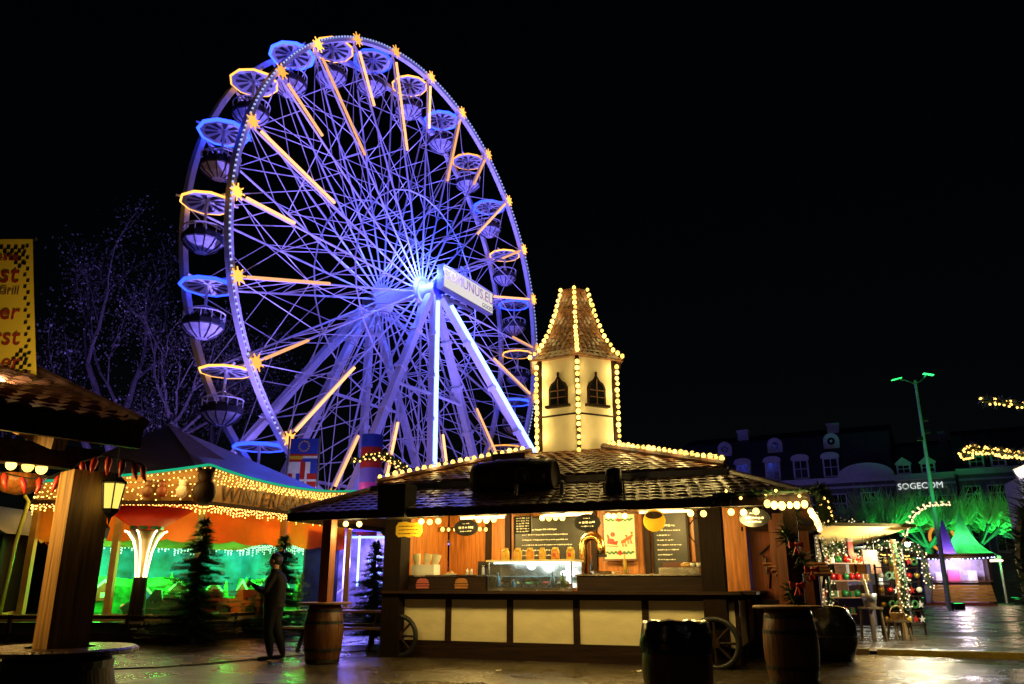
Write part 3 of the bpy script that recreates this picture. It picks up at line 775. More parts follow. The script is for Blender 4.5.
# food in the case
cols = [(.6,.2,.05),(.5,.42,.1),(.15,.4,.08),(.6,.08,.05),(.7,.6,.4)]
fl_ = ['orange rolls','yellow salad','green salad','red salad','bread rolls']
for i in range(5):
    t = thing('food_tray', 'steel tray of '+fl_[i]+' inside the lit display case', 'food tray', sw((2.02+.29*i,.4,1.205)), SA, 'trays in the display case')
    b = MB(); b.bb(-.13,.13,-.16,.16,0,.012); b.bb(-.13,.13,-.16,-.15,.012,.07); b.bb(-.13,.13,.15,.16,.012,.07); b.bb(-.13,-.12,-.15,.15,.012,.07); b.bb(.12,.13,-.15,.15,.012,.07); b.build('tray', brass, t)
    b = MB(); rnd = random.Random(i)
    for k in range(10): b.sphere((rnd.uniform(-.08,.08), rnd.uniform(-.1,.1), .05+rnd.uniform(0,.03)), rnd.uniform(.03,.045), 0, 8, 5)
    tag(b.build('food', M('food_%s' % 'abcde'[i], cols[i], .4, .3, 20, .2), t, True), kind='stuff')
for i, (s_, c_, lab) in enumerate(((2.0,(.2,.5,.7),'tall pale blue bottle inside the left of the display case'),(2.3,(.05,.2,.3),'squat dark blue jar low in the display case'),(3.05,(.45,.75,.85),'clear water bottle inside the right of the display case'),(3.24,(.55,.7,.1),'lime green bottle at the right of the display case'))):
    t = thing('bottle', lab, 'bottle', sw((s_,.2,1.203)), SA)
    b = MB(); hh = .12 if i == 1 else .24; b.lathe([(0,0),(.045,0),(.045,hh*.6),(.018,hh*.85),(.018,hh)], 12); b.build('body', M('bottle_tint_'+'abcd'[i], c_, .15, .1, 4, .02), t, True)
    b = MB(); b.lathe([(0,hh),(.02,hh),(.02,hh+.025),(0,hh+.026)], 10); b.build('cap', white_paint, t)
# left ledge: box of paper cones, shakers
t = thing('cone_box', 'white box of paper chip cones on the left ledge', 'box', sw((.45,.33,1.432)), SA)
b = MB(); b.bb(-.24,.24,-.13,.13,0,.01); b.bb(-.24,.24,-.13,-.12,.01,.19); b.bb(-.24,.24,.12,.13,.01,.19); b.bb(-.24,-.23,-.12,.12,.01,.19); b.bb(.23,.24,-.12,.12,.01,.19); b.build('box', white_paint, t)
for k, x in enumerate((-.15,0,.14)):
    b = MB(); b.lathe([(.0,0),(.075,.25),(.082,.36),(.068,.36),(.0,.03)], 12); b.build('paper_cone', paper, t, False, (x,0,.03), (R(-6),R((-12,4,14)[k]),0))
for s_, lab, h_ in ((1.33,'small glass salt shaker on the left ledge near the middle post',.12),(1.42,'glass pepper shaker beside the salt shaker on the left ledge',.12),(1.66,'white spray bottle at the right end of the left ledge',.17)):
    t = thing('shaker', lab, 'shaker', sw((s_,.3,1.432)), SA)
    b = MB(); b.lathe([(0,0),(.03,0),(.026,h_*.7),(.012,h_*.85)], 10); b.build('body', white_paint, t, True)
    b = MB(); b.lathe([(0,h_*.85),(.018,h_*.85),(.016,h_),(0,h_)], 10); b.build('cap', brass, t, True)
b = MB(); b.lathe([(0,0),(.1,0),(.13,.02),(.12,.02),(.09,.01)], 16); b.sphere((.03,0,.04),.05,1,8,5,(1,1,.6)); b.sphere((-.04,.02,.035),.04,1,8,5,(1,1,.6))
simple('plate', 'small white plate with a bun on the left ledge', 'plate', b, [white_paint, M('bun', (.6,.35,.12), .5)], sw((.98,.3,1.432)), SA, None, True)
for s_, c_, lab in ((.5,(.5,.12,.12),'faded red burger badge on the dark ledge under the cone box'),(1.3,(.4,.16,.04),'brown burger badge on the dark ledge left of the glass case')):
    b = MB(); b.prism([(-.13,.01),(.13,.01),(.11,.07),(.05,.1),(-.05,.1),(-.11,.07)], (0,0,0), (1,0,0), (0,0,1), (0,-.012,0)); b.prism([(-.14,-.03),(.14,-.03),(.14,-.005),(-.14,-.005)], (0,0,0), (1,0,0), (0,0,1), (0,-.01,0)); b.prism([(-.13,-.08),(.13,-.08),(.13,-.045),(-.13,-.045)], (0,0,0), (1,0,0), (0,0,1), (0,-.012,0))
    simple('burger_badge', lab, 'badge', b, M('badge_red' if s_ < 1 else 'badge_brown', c_, .5), sw((s_,.128,1.27)), SA)
# right ledge: griddle, tray, pan, utensils, vent pipe
t = thing('griddle', 'steel griddle plate with a raised rim on the right ledge', 'griddle', sw((5.3,.36,1.432)), SA)
b = MB(); b.bb(-.34,.34,-.2,.2,0,.1); b.build('body', brass, t); b = MB(); b.bb(-.34,.34,.18,.2,.102,.2); b.bb(-.33,.33,-.18,.17,.102,.112); b.build('plate', M('greasy_iron', (.16,.05,.025), .35, .3, 8, .2), t)
b = MB(); b.sphere((0,0,.03),.075,0,12,6,(1.3,1,.6)); simple('bread_roll', 'golden bread roll lying on the griddle', 'bread roll', b, M('crust', (.62,.4,.12), .5), sw((5.4,.33,1.546)), SA, None, True)
for k in range(4):
    b = MB(); b.lathe([(0,0),(.045,0),(.05,.06),(.042,.06),(.04,.01),(0,.012)], 12); simple('paper_cup', 'small white paper cup beside the griddle near the corner post', 'cup', b, white_paint, sw((5.55+.05*k-.02,.2+.07*(k%2),1.545)), 0, 'paper cups by the griddle', True)
b = MB(); b.lathe([(0,0),(.2,0),(.24,.05),(.23,.05),(.19,.012),(0,.012)], 20); b.beam((.22,0,.04),(.5,.05,.06),.03,.012); simple('pan', 'flat steel pan on the right ledge below the sleigh poster', 'pan', b, brass, sw((3.95,.35,1.432)), SA)
for s_, h_, lab in ((3.72,.3,'dark bottle standing left of the sleigh poster'),(4.32,.34,'yellow squeeze bottle on the ledge right of the sleigh poster')):
    t = thing('bottle', lab, 'bottle', sw((s_,.4,1.432)), SA); b = MB(); b.lathe([(0,0),(.035,0),(.035,h_*.6),(.012,h_*.8),(.01,h_)], 12); b.build('body', black_plastic if s_ < 4 else jy, t, True)
    b = MB(); b.lathe([(0,h_),(.013,h_),(.012,h_+.02),(0,h_+.02)], 8); b.build('cap', red_paint, t)
t = thing('vent_pipe', 'curved brass coloured vent pipe behind the sauce jars', 'vent pipe', sw((3.34,1.2,.22)), SA)
b = MB(); P = [(0,0,0),(0,0,1.75)] + [(.17-.17*cos(q),0,1.75+.17*sin(q)) for q in (R(30),R(60),R(90),R(120),R(150))] + [(.34,0,1.72),(.34,0,1.55)]; b.tube(P, .085, 14); b.build('pipe', M('brass_pipe', (.75,.5,.2), .25, .1, 4, .02, metal=1), t, True)
b = MB(); b.lathe([(.087,0),(.11,0),(.11,.05),(.087,.05)], 14, (.34,0,1.53)); b.lathe([(.087,0),(.12,0),(.12,.03),(.087,.03)], 14); b.build('collar', black_metal, t)
t = thing('bracket', 'thin black bent wire hook by the right corner post', 'hook', sw((5.55,.6,1.44)), SA)
b = MB(); b.tube([(.12,0,0),(.1,0,.35),(-.12,0,.65),(-.1,0,.82),(0,0,.93),(.14,0,.92)], .012, 6); b.build('wire', black_metal, t)
# fridge and shelf behind, so the bar is not hollow
t = thing('refrigerator', 'dark bottle fridge against the stall\'s back wall', 'refrigerator', sw((1.15,2.15,.22)), SA)
b = MB(); b.bb(-.3,.3,-.25,.25,0,1.5); b.build('body', black_plastic, t); b = MB(); b.bb(-.27,.27,-.27,-.252,.1,1.45); b.build('door', pane_m, t); b = MB(); b.bb(.2,.22,-.3,-.272,.6,1.0); b.build('handle', brass, t)
# cart wheels at the corner posts
def cart_wheel(lab, s_, d_, r):
    t = thing('cart_wheel', lab, 'cart wheel', sw((s_,d_,r+.02)), SA, 'old cart wheels at the stall corners')
    b = MB(); P = [(r*cos(2*pi*i/28),0,r*sin(2*pi*i/28)) for i in range(28)]; b.tube(P, .045, 8, closed=True); b.build('rim', black_metal, t, True)
    b = MB(); b.tube([(0,-.05,0),(0,.05,0)], .08, 10); b.build('hub', dark_wood, t)
    sp = MB(); sp.tube([(.06,0,0),(r-.02,0,0)], .02, 6); f = None
    for k in range(8):
        if f is None: f = sp.build('spoke', dark_wood, t)
        else: dup(f, t, None, (0,2*pi*k/8,0))
cart_wheel('black spoked cart wheel behind the stall\'s left corner post', .2, -.16, .34)
cart_wheel('black spoked cart wheel behind the thick right corner post', 5.88, -.32, .36)
# barrel lying on the roof, boxes and a flood housing
t = thing('roof_barrel', 'dark wooden barrel lying on the stall roof in front of the tower', 'barrel', sw((1.95,-.75,3.05)), SA)
def stave_barrel(L, r, rb, axis='z', n=20, bump=.0):
    b = MB(); prof = [(0,.02),(r-.03,.02),(r-.03,0),(r,0)]
    for k in range(1,8): q = k/8; prof.append((r+(rb-r)*sin(pi*q), L*q))
    prof += [(r,L),(r-.03,L),(r-.03,L-.02),(0,L-.02)]
    b.lathe(prof, n); return b
def to_x(mb): mb.v = [(z, y, x) for x, y, z in mb.v]; return mb
to_x(stave_barrel(1.5,.27,.33)).build('body', dark_wood_x, t, True)
for q in (.12,.45,1.05,1.38):
    rr = .27+.06*sin(pi*q/1.5); to_x(MB().lathe([(rr-.01,q-.03),(rr+.008,q-.03),(rr+.008,q+.03),(rr-.01,q+.03)], 24)).build('hoop', black_metal, t)
b = MB(); b.bb(.2,.35,-.2,.2,-.42,-.26); b.bb(1.15,1.3,-.2,.2,-.42,-.26); b.build('cradle', dark_wood, t)
b = MB()
for k in range(3): b.tube([(1.0+.12*cos(q*.7+k), -.335, .12*sin(q*.7+k)) for q in range(6)], .008, 5)
b.build('painted_emblem', M('faded_purple_paint', (.16,.1,.2), .5), t)
t = thing('plank_sign', 'weathered plank sign standing on the roof behind the barrel', 'sign', sw((2.0,-.25,3.05)), SA)
b = MB(); b.bb(.05,.7,0,.03,.28,.52); b.build('board', plank, t); b = MB(); b.bb(.1,.15,.03,.07,0,.5); b.bb(.6,.65,.03,.07,0,.5); b.build('bracket', dark_wood, t)
t = thing('loudspeaker', 'black loudspeaker box hanging at the left of the stall eave', 'loudspeaker', sw((.92,-1.72,2.33)), SA)
b = MB(); b.bb(-.26,.26,-.2,.2,0,.55); b.build('cabinet', black_plastic, t); b = MB(); b.bb(-.23,.23,-.215,-.202,.03,.52); b.build('grille', black_metal, t); b = MB(); b.beam((0,.2,.5),(0,.6,.6),.05,.05); b.build('bracket', black_metal, t)
t = thing('flood_housing', 'black cylindrical spotlight housing above the lamp bar over the poster', 'spotlight', sw((4.6,-1.3,2.62)), SA)
b = MB(); b.lathe([(0,.42),(.1,.42),(.13,.38),(.14,0),(.12,0),(.11,.3),(0,.3)], 16); b.build('housing', black_metal, t, True); b = MB(); b.beam((-.16,0,.2),(-.16,0,-.1),.02,.05); b.beam((.16,0,.2),(.16,0,-.1),.02,.05); b.build('yoke', black_metal, t)
for k, (s_, lab) in enumerate(((2.9,'short upright pipe stub in the gutter below the barrel\'s left half'),(3.7,'short upright pipe stub in the gutter at the barrel\'s right end'))):
    b = MB(); b.lathe([(.03,0),(.035,0),(.03,.2),(.045,.22),(.02,.24)], 10); simple('pipe_stub', lab, 'pipe', b, grey_steel, sw((s_,-1.2,2.66)))

# ------------------------------------------------------------------ barrels with table tops
def barrel_table(lab, x, y, top=True, h_=.93, rb=.33, r=.27):
    t = thing('barrel_table' if top else 'litter_barrel', lab, 'barrel table' if top else 'litter bin', (x,y,0))
    stave_barrel(h_,r,rb).build('barrel', oak, t, True)
    for q in (.05,.24,.7,.9):
        z = q*h_; rr = r+(rb-r)*sin(pi*q); 
        MB().lathe([(rr-.01,z-.025),(rr+.007,z-.025),(rr+.007,z+.025),(rr-.01,z+.025)], 28).build('hoop', black_metal, t)
    if top:
        b = MB(); b.lathe([(0,h_+.002),(.44,h_+.002),(.45,h_+.015),(.45,h_+.03),(.44,h_+.04),(0,h_+.04)], 32); b.build('table_top', plank, t)
    return t
barrel_table('oak barrel with round top by the left eave post', -3.18, 14.35)
barrel_table('oak barrel with round top under the garlanded right eave post', 3.66, 11.2, h_=.95, rb=.35, r=.29)
t = barrel_table('oak barrel used as a bin with black bag over its rim', 1.74, 9.05, False, .84, .37, .31)
b = MB(); rnd = random.Random(4); n = 40; prof = [(.29,.87),(.335,.885),(.345,.86),(.36,.78),(.375,.7),(.38,.63)]
vs = []; fs = []
for i, (r_, z_) in enumerate(prof):
    for j in range(n):
        q = 2*pi*j/n; k_ = 1+(.02*sin(7*q+i)+.025*sin(13*q+i*2)+rnd.uniform(-.012,.012))*(i>1)
        vs.append((r_*k_*cos(q), r_*k_*sin(q), z_+(.05*sin(5*q)+.03*sin(11*q))*(1 if i == 5 else 0)+.008*sin(9*q)))
for i in range(len(prof)-1):
    for j in range(n): fs.append((i*n+j, i*n+(j+1)%n, (i+1)*n+(j+1)%n, (i+1)*n+j))
b.add(vs, fs); b.lathe([(0,.45),(.25,.5),(.29,.87)], n); b.build('bin_liner', plastic_bag, t, True)
# picnic table behind the left barrel
t = thing('picnic_table', 'wooden picnic table with benches behind the left barrel', 'picnic table', (-3.35,17.2,0), R(-12))
for k in range(4): b = MB(); b.bb(-.95,1.0,-.38+.195*k,-.2+.195*k,.72,.76); b.build('top_plank', plank, t)
for y in (-.72,.72): b = MB(); b.bb(-1.0,1.05,y-.14,y+.14,.43,.47); b.build('bench_seat', plank, t)
for x in (-.7,.75):
    for s_ in (-1,1): b = MB(); b.beam((x,s_*.25,.72),(x,s_*.72,0),.09,.045,0,(1,0,0)); b.build('leg', dark_wood, t)
    b = MB(); b.bb(x+.05,x+.09,-.84,.84,.36,.43); b.bb(x+.05,x+.09,-.38,.38,.65,.72); b.build('cross_beam', dark_wood, t)

# ------------------------------------------------------------------ fir trees and garlands
def fir(name, lab, x, y, h_, r, cat='fir tree', n=150, z0=0, pot=False, group=None, seed=1):
    rnd = random.Random(seed); t = thing(name, lab, cat, (x,y,z0), 0, group)
    b = MB(); b.tube([(0,0,0),(0,0,h_*.95)], [.05*h_/2,.008], 8); b.build('trunk', bark, t)
    if pot: b = MB(); b.lathe([(0,0),(.2,0),(.26,.35),(.22,.35),(.2,.3),(0,.3)], 16); b.build('pot', black_plastic, t)
    b = MB()
    for i in range(n):
        nw = 11; f = (int(nw*(i+.5)/n)+.5+rnd.gauss(0,.3))/nw; f = min(.985,max(.0,f)); z = h_*(.06+.94*f**.9); L = r*(1-f)**1.0*rnd.uniform(.6,1.2)+.06; a = i*2.399+rnd.uniform(-.3,.3)
        d = Vector((cos(a), sin(a), 0)); p0 = Vector((0,0,z)); k = max(3,int(L/.045))
        sd = Vector((-sin(a), cos(a), 0))
        for j in range(k):
            q = (j+.6)/k; p = p0 + d*(L*q) + Vector((0,0,-.22*L*q+.14*L*q*q))
            ln = .17*(1.15-q*.5)*min(1.5,h_/2)
            for s_ in (-1,1):
                e = p + sd*s_*ln*rnd.uniform(.7,1.1) + d*ln*.6 + Vector((0,0,rnd.uniform(-.05,.03)))
                m_ = p + d*.035
                b.add([p - d*.012, m_, e], [(0,1,2)])
            e = p + Vector((0,0,ln*.5)) + d*ln*.5; b.add([p-sd*.02, p+sd*.02, e], [(0,1,2)])
    b.build('crown', needles, t)
    return t
def garland_mesh(pts, r, dens=60, seed=2):
    rnd = random.Random(seed); b = MB(); pts = [Vector(p) for p in pts]
    b.tube(pts, r*.2, 6)
    for i in range(len(pts)-1):
        A, B_ = pts[i], pts[i+1]; L = (B_-A).length; d = (B_-A).normalized()
        u = d.orthogonal().normalized(); v = d.cross(u)
        for k in range(int(L*dens*3)):
            p = A.lerp(B_, rnd.random()); a = rnd.uniform(0,2*pi); o = u*cos(a)+v*sin(a); ln = r*rnd.uniform(.7,1.25)
            tip = p + o*ln + d*rnd.uniform(-.5,.5)*ln; s_ = o.cross(d)*r*.13
            b.add([p-s_, p+s_, tip], [(0,1,2)])
    return b
def garland(name, lab, pts, r, lights=0, lm=None, cat='garland', seed=2, dens=60, rb=.022):
    t = thing(name, lab, cat, pts[0]); P = [Vector(p)-Vector(pts[0]) for p in pts]
    garland_mesh(P, r, dens, seed).build('fir_sprigs', needles, t)
    if lights:
        rnd = random.Random(seed); Q = []; k = max(8, int(lights))
        cum = [0]
        for i in range(1,len(P)): cum.append(cum[-1]+(P[i]-P[i-1]).length)
        for i in range(k+1):
            x = cum[-1]*i/k
            for j in range(1,len(cum)):
                if x <= cum[j]+1e-6: p = P[j-1].lerp(P[j], (x-cum[j-1])/(cum[j]-cum[j-1])); break
            a = i*1.9; Q.append(p+Vector((cos(a)*r*.8, sin(a)*r*.8*.8-.0, sin(a)*r*.75)))
        b = MB(); b.bead(Q, cum[-1]/k*1.6, rb, .004, 0, 1, 6, .3); tag(b.build('fairy_lights', [black_plastic, lm or fairyw_m], t), kind='stuff')
    return t
fir('fir_tree', 'bushy dark fir tree in front of the green ride scenery', -7.25, 19.3, 2.75, 1.15, seed=3, n=300)
fir('fir_tree', 'dark fir tree behind the standing person', -6.0, 21.7, 2.5, 1.1, seed=5, n=280)
fir('fir_tree', 'short broad fir tree beside the red eave post and picnic table', -3.1, 18.9, 2.2, .85, seed=8, n=280)
fir('fir_tree', 'wide dark fir tree just left of the stall corner', -2.62, 19.8, 2.3, .95, seed=9, n=300)
gp = sw((7.23,-1.65,0))
t = garland('garland', 'thick fir garland with red bows wound down the right eave post', [gp+Vector((.12*cos(k*1.3),.12*sin(k*1.3)-.05,2.3-.165*k)) for k in range(9)], .17, 0, seed=4, dens=70)
for k, (q, z) in enumerate(((-.08,1.78),(.1,1.45),(-.12,1.25))):
    b = MB(); b.sphere((0,0,0),.03,0,8,5)
    for s_ in (-1,1): b.prism([(0,0),(s_*.1,.05),(s_*.1,-.05)], (0,-.01,0), (1,0,0), (0,0,1), (0,.02,0)); b.prism([(0,0),(s_*.05,-.13),(s_*.02,-.13)], (0,-.012,0), (1,0,0), (0,0,1), (0,.02,0))
    o = b.build('bow', red_paint, t); o.location = (q-.1,-.27,z-2.3)
ge = [sw((6.2,-1.84,2.5)), sw((7.66,-1.84,2.52)), sw((7.7,-.5,2.5)), sw((7.7,1.5,2.52)), sw((7.7,4,2.52))]
garland('garland', 'dark fir garland lying along the right end of the stall eave', ge, .15, 36, fairy_m, seed=6)

# ------------------------------------------------------------------ person by the fir tree
def skin_body(name, chains, mats, pick, parent=None, sub=2):
    """chains: lists of (x,y,z,r); a chain's first point may be an index into earlier points"""
    vs = []; es = []; rs = []; roots = set()
    for ch in chains:
        if not isinstance(ch[0], int): roots.add(len(vs))
        prev = None
        for p in ch:
            if isinstance(p, int): prev = p; continue
            vs.append(p[:3]); rs.append(p[3] if len(p) == 4 else (p[3], p[4])); i = len(vs)-1
            if prev is not None: es.append((prev, i))
            prev = i
    me = bpy.data.meshes.new('skel'); me.from_pydata(vs, es, []); ob = bpy.data.objects.new('skel', me); COL.objects.link(ob)
    sk = ob.modifiers.new('s', 'SKIN'); sk.use_smooth_shade = True
    for i, r_ in enumerate(rs):
        d = me.skin_vertices[0].data[i]; d.radius = r_ if isinstance(r_, tuple) else (r_, r_); d.use_root = (i in roots)
    ss = ob.modifiers.new('u', 'SUBSURF'); ss.levels = sub; ss.render_levels = sub
    dg = bpy.context.evaluated_depsgraph_get(); dg.update()
    m2 = bpy.data.meshes.new_from_object(ob.evaluated_get(dg)); bpy.data.objects.remove(ob)
    m2.materials.clear()
    for m_ in mats: m2.materials.append(m_)
    for p in m2.polygons: p.material_index = pick(p.center); p.use_smooth = True
    m2.name = name; o = bpy.data.objects.new(name, m2); COL.objects.link(o)
    if parent: setp(o, parent)
    return o
per = thing('person', 'person in dark jacket and jeans standing with phone raised in both hands', 'person', (-4.22, 14.95, 0), R(180)); per.scale = (1.12,1.16,1.0)
# local +x is the way the person faces (turned to the photo's left)
chains = [
 [(0,0,.95,.175),(.0,0,1.12,.175),(.01,0,1.3,.185),(.0,0,1.43,.135),(.015,0,1.49,.06),(.03,0,1.54,.055),(.045,0,1.6,.085),(.05,0,1.67,.1),(.04,0,1.73,.085)],
 [0,(.02,.1,.86,.12),(.04,.11,.5,.085),(.0,.115,.3,.075),(-.03,.12,.1,.05),(-.03,.12,.045,.045),(.1,.13,.035,.042),(.17,.135,.03,.03)],
 [0,(.0,-.1,.86,.12),(-.03,-.11,.5,.085),(-.1,-.115,.3,.075),(-.16,-.12,.1,.05),(-.16,-.12,.045,.045),(-.03,-.13,.035,.042),(.04,-.135,.03,.03)],
 [2,(.0,.17,1.4,.075),(.02,.23,1.32,.062),(.08,.25,1.12,.055),(.2,.17,1.16,.046),(.32,.08,1.24,.038),(.36,.06,1.265,.028),(.41,.05,1.29,.036)],
 [2,(.0,-.17,1.4,.075),(.02,-.23,1.32,.062),(.07,-.25,1.12,.055),(.2,-.17,1.15,.046),(.32,-.08,1.22,.038),(.36,-.06,1.245,.028),(.41,-.05,1.27,.036)],
]
for s_ in (1, -1):   # fingers and thumbs closing on the phone
    base = (.43, .05*s_, 1.285 if s_ > 0 else 1.265)
    for k in range(4):
        z = base[2]+.03-.02*k
        chains.append([(.425,.047*s_,z,.011),(.46,.058*s_,z+.004,.0095),(.475,.035*s_,z+.006,.008),(.478,.015*s_,z+.006,.007)])
    chains.append([(.40,.03*s_,base[2]+.03,.013),(.425,.015*s_,base[2]+.055,.011),(.445,.008*s_,base[2]+.065,.008)])
def pick(c):
    if c.z > 1.515 and c.x < .25: return 0
    if c.x > .345: return 0
    if c.z > .9 or (c.x > .1 and c.z > .8): return 1
    if c.z < .1: return 3
    return 2
body = skin_body('body', chains, [skin_m, jacket, jeans, black_plastic], pick, per)
b = MB()
b.sphere((.035,0,1.69),.113,0,16,10,(1.0,.95,1.05)); 
hair = b; hair.v = [(x if x < .1 else .1, y, z if not (x > .06 and z < 1.72) else max(z,1.72)) for x, y, z in hair.v]
hair.build('hair', hairm, per, True)
b = MB(); b.prism([(-.012,-.03),(.02,-.02),(.0,.035)], (.13,-.01,1.655), (1,0,0), (0,0,1), (0,.02,0)); b.build('nose', skin_m, per)
b = MB()
for s_ in (-1,1): b.sphere((.045,s_*.1,1.66),.024,0,8,6,(1,.5,1.3))
b.build('ears', skin_m, per, True)
b = MB(); b.lathe([(.17,.0),(.175,.05),(.17,.06),(.15,.06)], 20, (0,0,.87)); b.build('jacket_hem', jacket, per, True)
b = MB(); b.lathe([(.075,0),(.085,.05),(.075,.06)], 16, (.02,0,1.47)); b.build('collar', jacket, per, True)
ph = thing('phone', 'slim black phone held up by the standing person', 'phone', Vector((-4.22,14.95,0))+Vector((-.478,0,1.3)), R(180))
b = MB(); b.box((0,0,0),(.009,.075,.15)); b.build('body', black_plastic, ph); b = MB(); b.box((-.0055,0,0),(.002,.066,.135)); b.build('screen', pane_m, ph)

# ------------------------------------------------------------------ winter ride pavilion on the left
RP = [Vector(p) for p in ((-11.75,20.0,0),(-7.63,20.2,0),(-5.04,26.05,0),(-9.2,29.0,0),(-14.2,26.0,0))]
RC = Vector((-10.3, 24.0, 0))
ride = thing('ride_pavilion', 'winter ride pavilion with golden lit fascia, orange canopy and painted scenery', 'fairground ride', (0,0,0), 0)
b = MB(); k5 = len(RP)
def out(p, d): v = (p-RC); return p + v.normalized()*d
pl = [out(p,.55) for p in RP]
b.add([p for p in pl]+[p+Vector((0,0,.42)) for p in pl], [tuple(range(k5)), tuple(range(k5,2*k5))]+[(i,(i+1)%k5,(i+1)%k5+k5,i+k5) for i in range(k5)])
b.build('platform', M('dark_ride_base', (.02,.022,.02), .5, .3, 5, .1), ride)
b = MB()
for i in range(k5):
    A, B_ = pl[i], pl[(i+1)%k5]; b.beam(A+Vector((0,0,.52)), B_+Vector((0,0,.52)), .1, .16)
b.build('platform_edge', M('yellow_edge_board', (.62,.42,.12), .5, .2, 4, .1), ride)
# fascia boards with a dipping top
def fascia(A, B_, zt0, zt1, zdip, zb=3.22, n=24):
    b = MB(); d = (B_-A); L = d.length; ux = d.normalized(); nn = Vector((ux.y,-ux.x,0))
    poly = [(0,zb),(L,zb)]; top = []
    for i in range(n+1):
        q = 1-i/n; z = zt0+(zt1-zt0)*q - zdip*4*q*(1-q); poly.append((L*q,z)); top.append((q,z))
    b.prism(poly, A, ux, (0,0,1), -nn*.08); return b, ux, nn, L, lambda q: zt0+(zt1-zt0)*q-zdip*4*q*(1-q)
fboard = M('fascia_board_gold', (.22,.12,.035), .5, .2, 3, .1)
for fi, (A, B_, z0, z1, dp, lab) in enumerate(((RP[0],RP[1],3.68,4.12,.06,''),(RP[1],RP[2],4.12,4.12,.22,''),(RP[4],RP[0],4.1,3.68,.1,''))):
    b, ux, nn, L, zf = fascia(A, B_, z0, z1, dp); fo = b.build('fascia', fboard, ride)
    b = MB(); b.tube([A+ux*(L*i/24)+Vector((0,0,zf(i/24)+.03))+nn*.03 for i in range(25)], .035, 6)
    b.build('edge_lamp', green_e, fo)
    b = MB(); b.beam(A+nn*.05+Vector((0,0,3.2)), B_+nn*.05+Vector((0,0,3.2)), .06, .1); b.build('lower_rail', dark_wood, fo)
    rnd = random.Random(fi); b = MB()
    for row in range(5):
        n = int(L/.12); P = []
        for i in range(n+1):
            q = i/n; zt = zf(q); lo = max(3.74, zt-.4) if fi == 1 else 3.3
            P.append(A+ux*(L*q)+nn*(.03+.02*rnd.random())+Vector((0,0,zt-.05-(zt-lo)*(row/4.2)*(.8+.35*rnd.random()))))
        b.bead(P, .13, .019, .003, 0, 1, 5, .3)
    # hanging drops below the lower rail
    P = []; x = .05
    while x < L:
        h_ = rnd.uniform(.06,.26); P += [A+ux*x+nn*.06+Vector((0,0,3.15)), A+ux*(x+.03)+nn*.06+Vector((0,0,3.15-h_)), A+ux*(x+.06)+nn*.06+Vector((0,0,3.15))]; x += .11
    b.bead(P, .085, .019, .003, 0, 1, 5, .2)
    tag(b.build('fairy_lights', [black_plastic, fairy_m], fo), kind='stuff')
    for q in (.12,.35,.6,.85):
        lamp('fascia_glow', A+ux*(L*q)+nn*.55+Vector((0,0,3.75)), (1,.55,.12), 34, .25, ride)
    if fi == 1:
        b = MB(); b.text('WINTERLAND  PARK', .56, A+ux*.45+nn*.055+Vector((0,0,3.3)), ux, (0,0,1), nn*.02, 0, 'LEFT', .25)
        b.build('lettering', M('dark_brown_letter', (.035,.014,.006), .5), fo)
# carved ornaments on the fascia
def ornament(lab, p, m_, r=.17, cat='ornament'):
    t = thing('fascia_ornament', lab, cat, p)
    b = MB(); b.sphere((0,0,0), r, 0, 14, 8, (1,.6,1.1)); b.build('body', m_, t, True)
    b = MB(); b.sphere((0,0,r*1.3), r*.68, 0, 12, 8, (1,.7,1)); b.build('head', m_, t, True)
    b = MB(); 
    for s_ in (-1,1): b.sphere((s_*r*.55,0,r*1.85), r*.24, 0, 8, 6)
    b.build('ears', m_, t, True)
ornament('large dark carved bear at the corner of the golden fascia', RP[1]+Vector((.0,-.16,3.45)), dark_wood, .3)
ornament('first small dark carved bear on the left part of the golden fascia', Vector((-9.0,19.97,3.46)), M('brown_carving', (.12,.05,.02), .5), .14)
ornament('small dark carved bear beside the pale figure on the golden fascia', Vector((-8.65,19.97,3.46)), M('red_brown_carving', (.16,.04,.02), .5), .14)
ornament('pale grey carved figure on the golden fascia left of the corner bear', Vector((-8.15,19.97,3.46)), white_cloth, .15)
# canopy, roof, posts
cz = {0:3.2,1:3.2,2:3.1,3:2.45,4:2.5}
b = MB(); ctr = RC + Vector((-.3,.2,2.72)); ring = []
n_ = 6
for i in range(k5):
    A, B_ = RP[i], RP[(i+1)%k5]
    for j in range(n_): ring.append(A.lerp(B_,j/n_)+Vector((0,0,cz[i]+(cz[(i+1)%k5]-cz[i])*j/n_)))
kk = len(ring); LV = 6; vs = []
for lv in range(LV+1):
    f = lv/LV
    for p in ring: q = p.lerp(ctr, f*.9); q.z -= .22*sin(pi*f)*(1 if lv % 2 else .6); vs.append(q)
fs = []
for lv in range(LV):
    for j in range(kk): fs.append((lv*kk+j, lv*kk+(j+1)%kk, (lv+1)*kk+(j+1)%kk, (lv+1)*kk+j))
b.add(vs, fs); b.build('canopy', orange_cloth, ride, True)
b = MB()
for i in range(k5):   # orange valance hanging inside the fascia
    A, B_ = out(RP[i],-.25), out(RP[(i+1)%k5],-.25)
    zz_ = lambda q: 2.34 - .08*abs(sin(q*pi*5))
    n = 30
    for j in range(n):
        q0, q1 = j/n, (j+1)/n; a, c_ = A.lerp(B_,q0), A.lerp(B_,q1)
        b.quad(a+Vector((0,0,3.2)), c_+Vector((0,0,3.2)), c_+Vector((0,0,zz_(q1))), a+Vector((0,0,zz_(q0))))
b.build('valance', orange_cloth, ride)
b = MB(); ap = Vector((-10.1,23.2,5.75)); rfm = M('dark_roof_sheet', (.05,.045,.06), .4, .3, 2, .1)
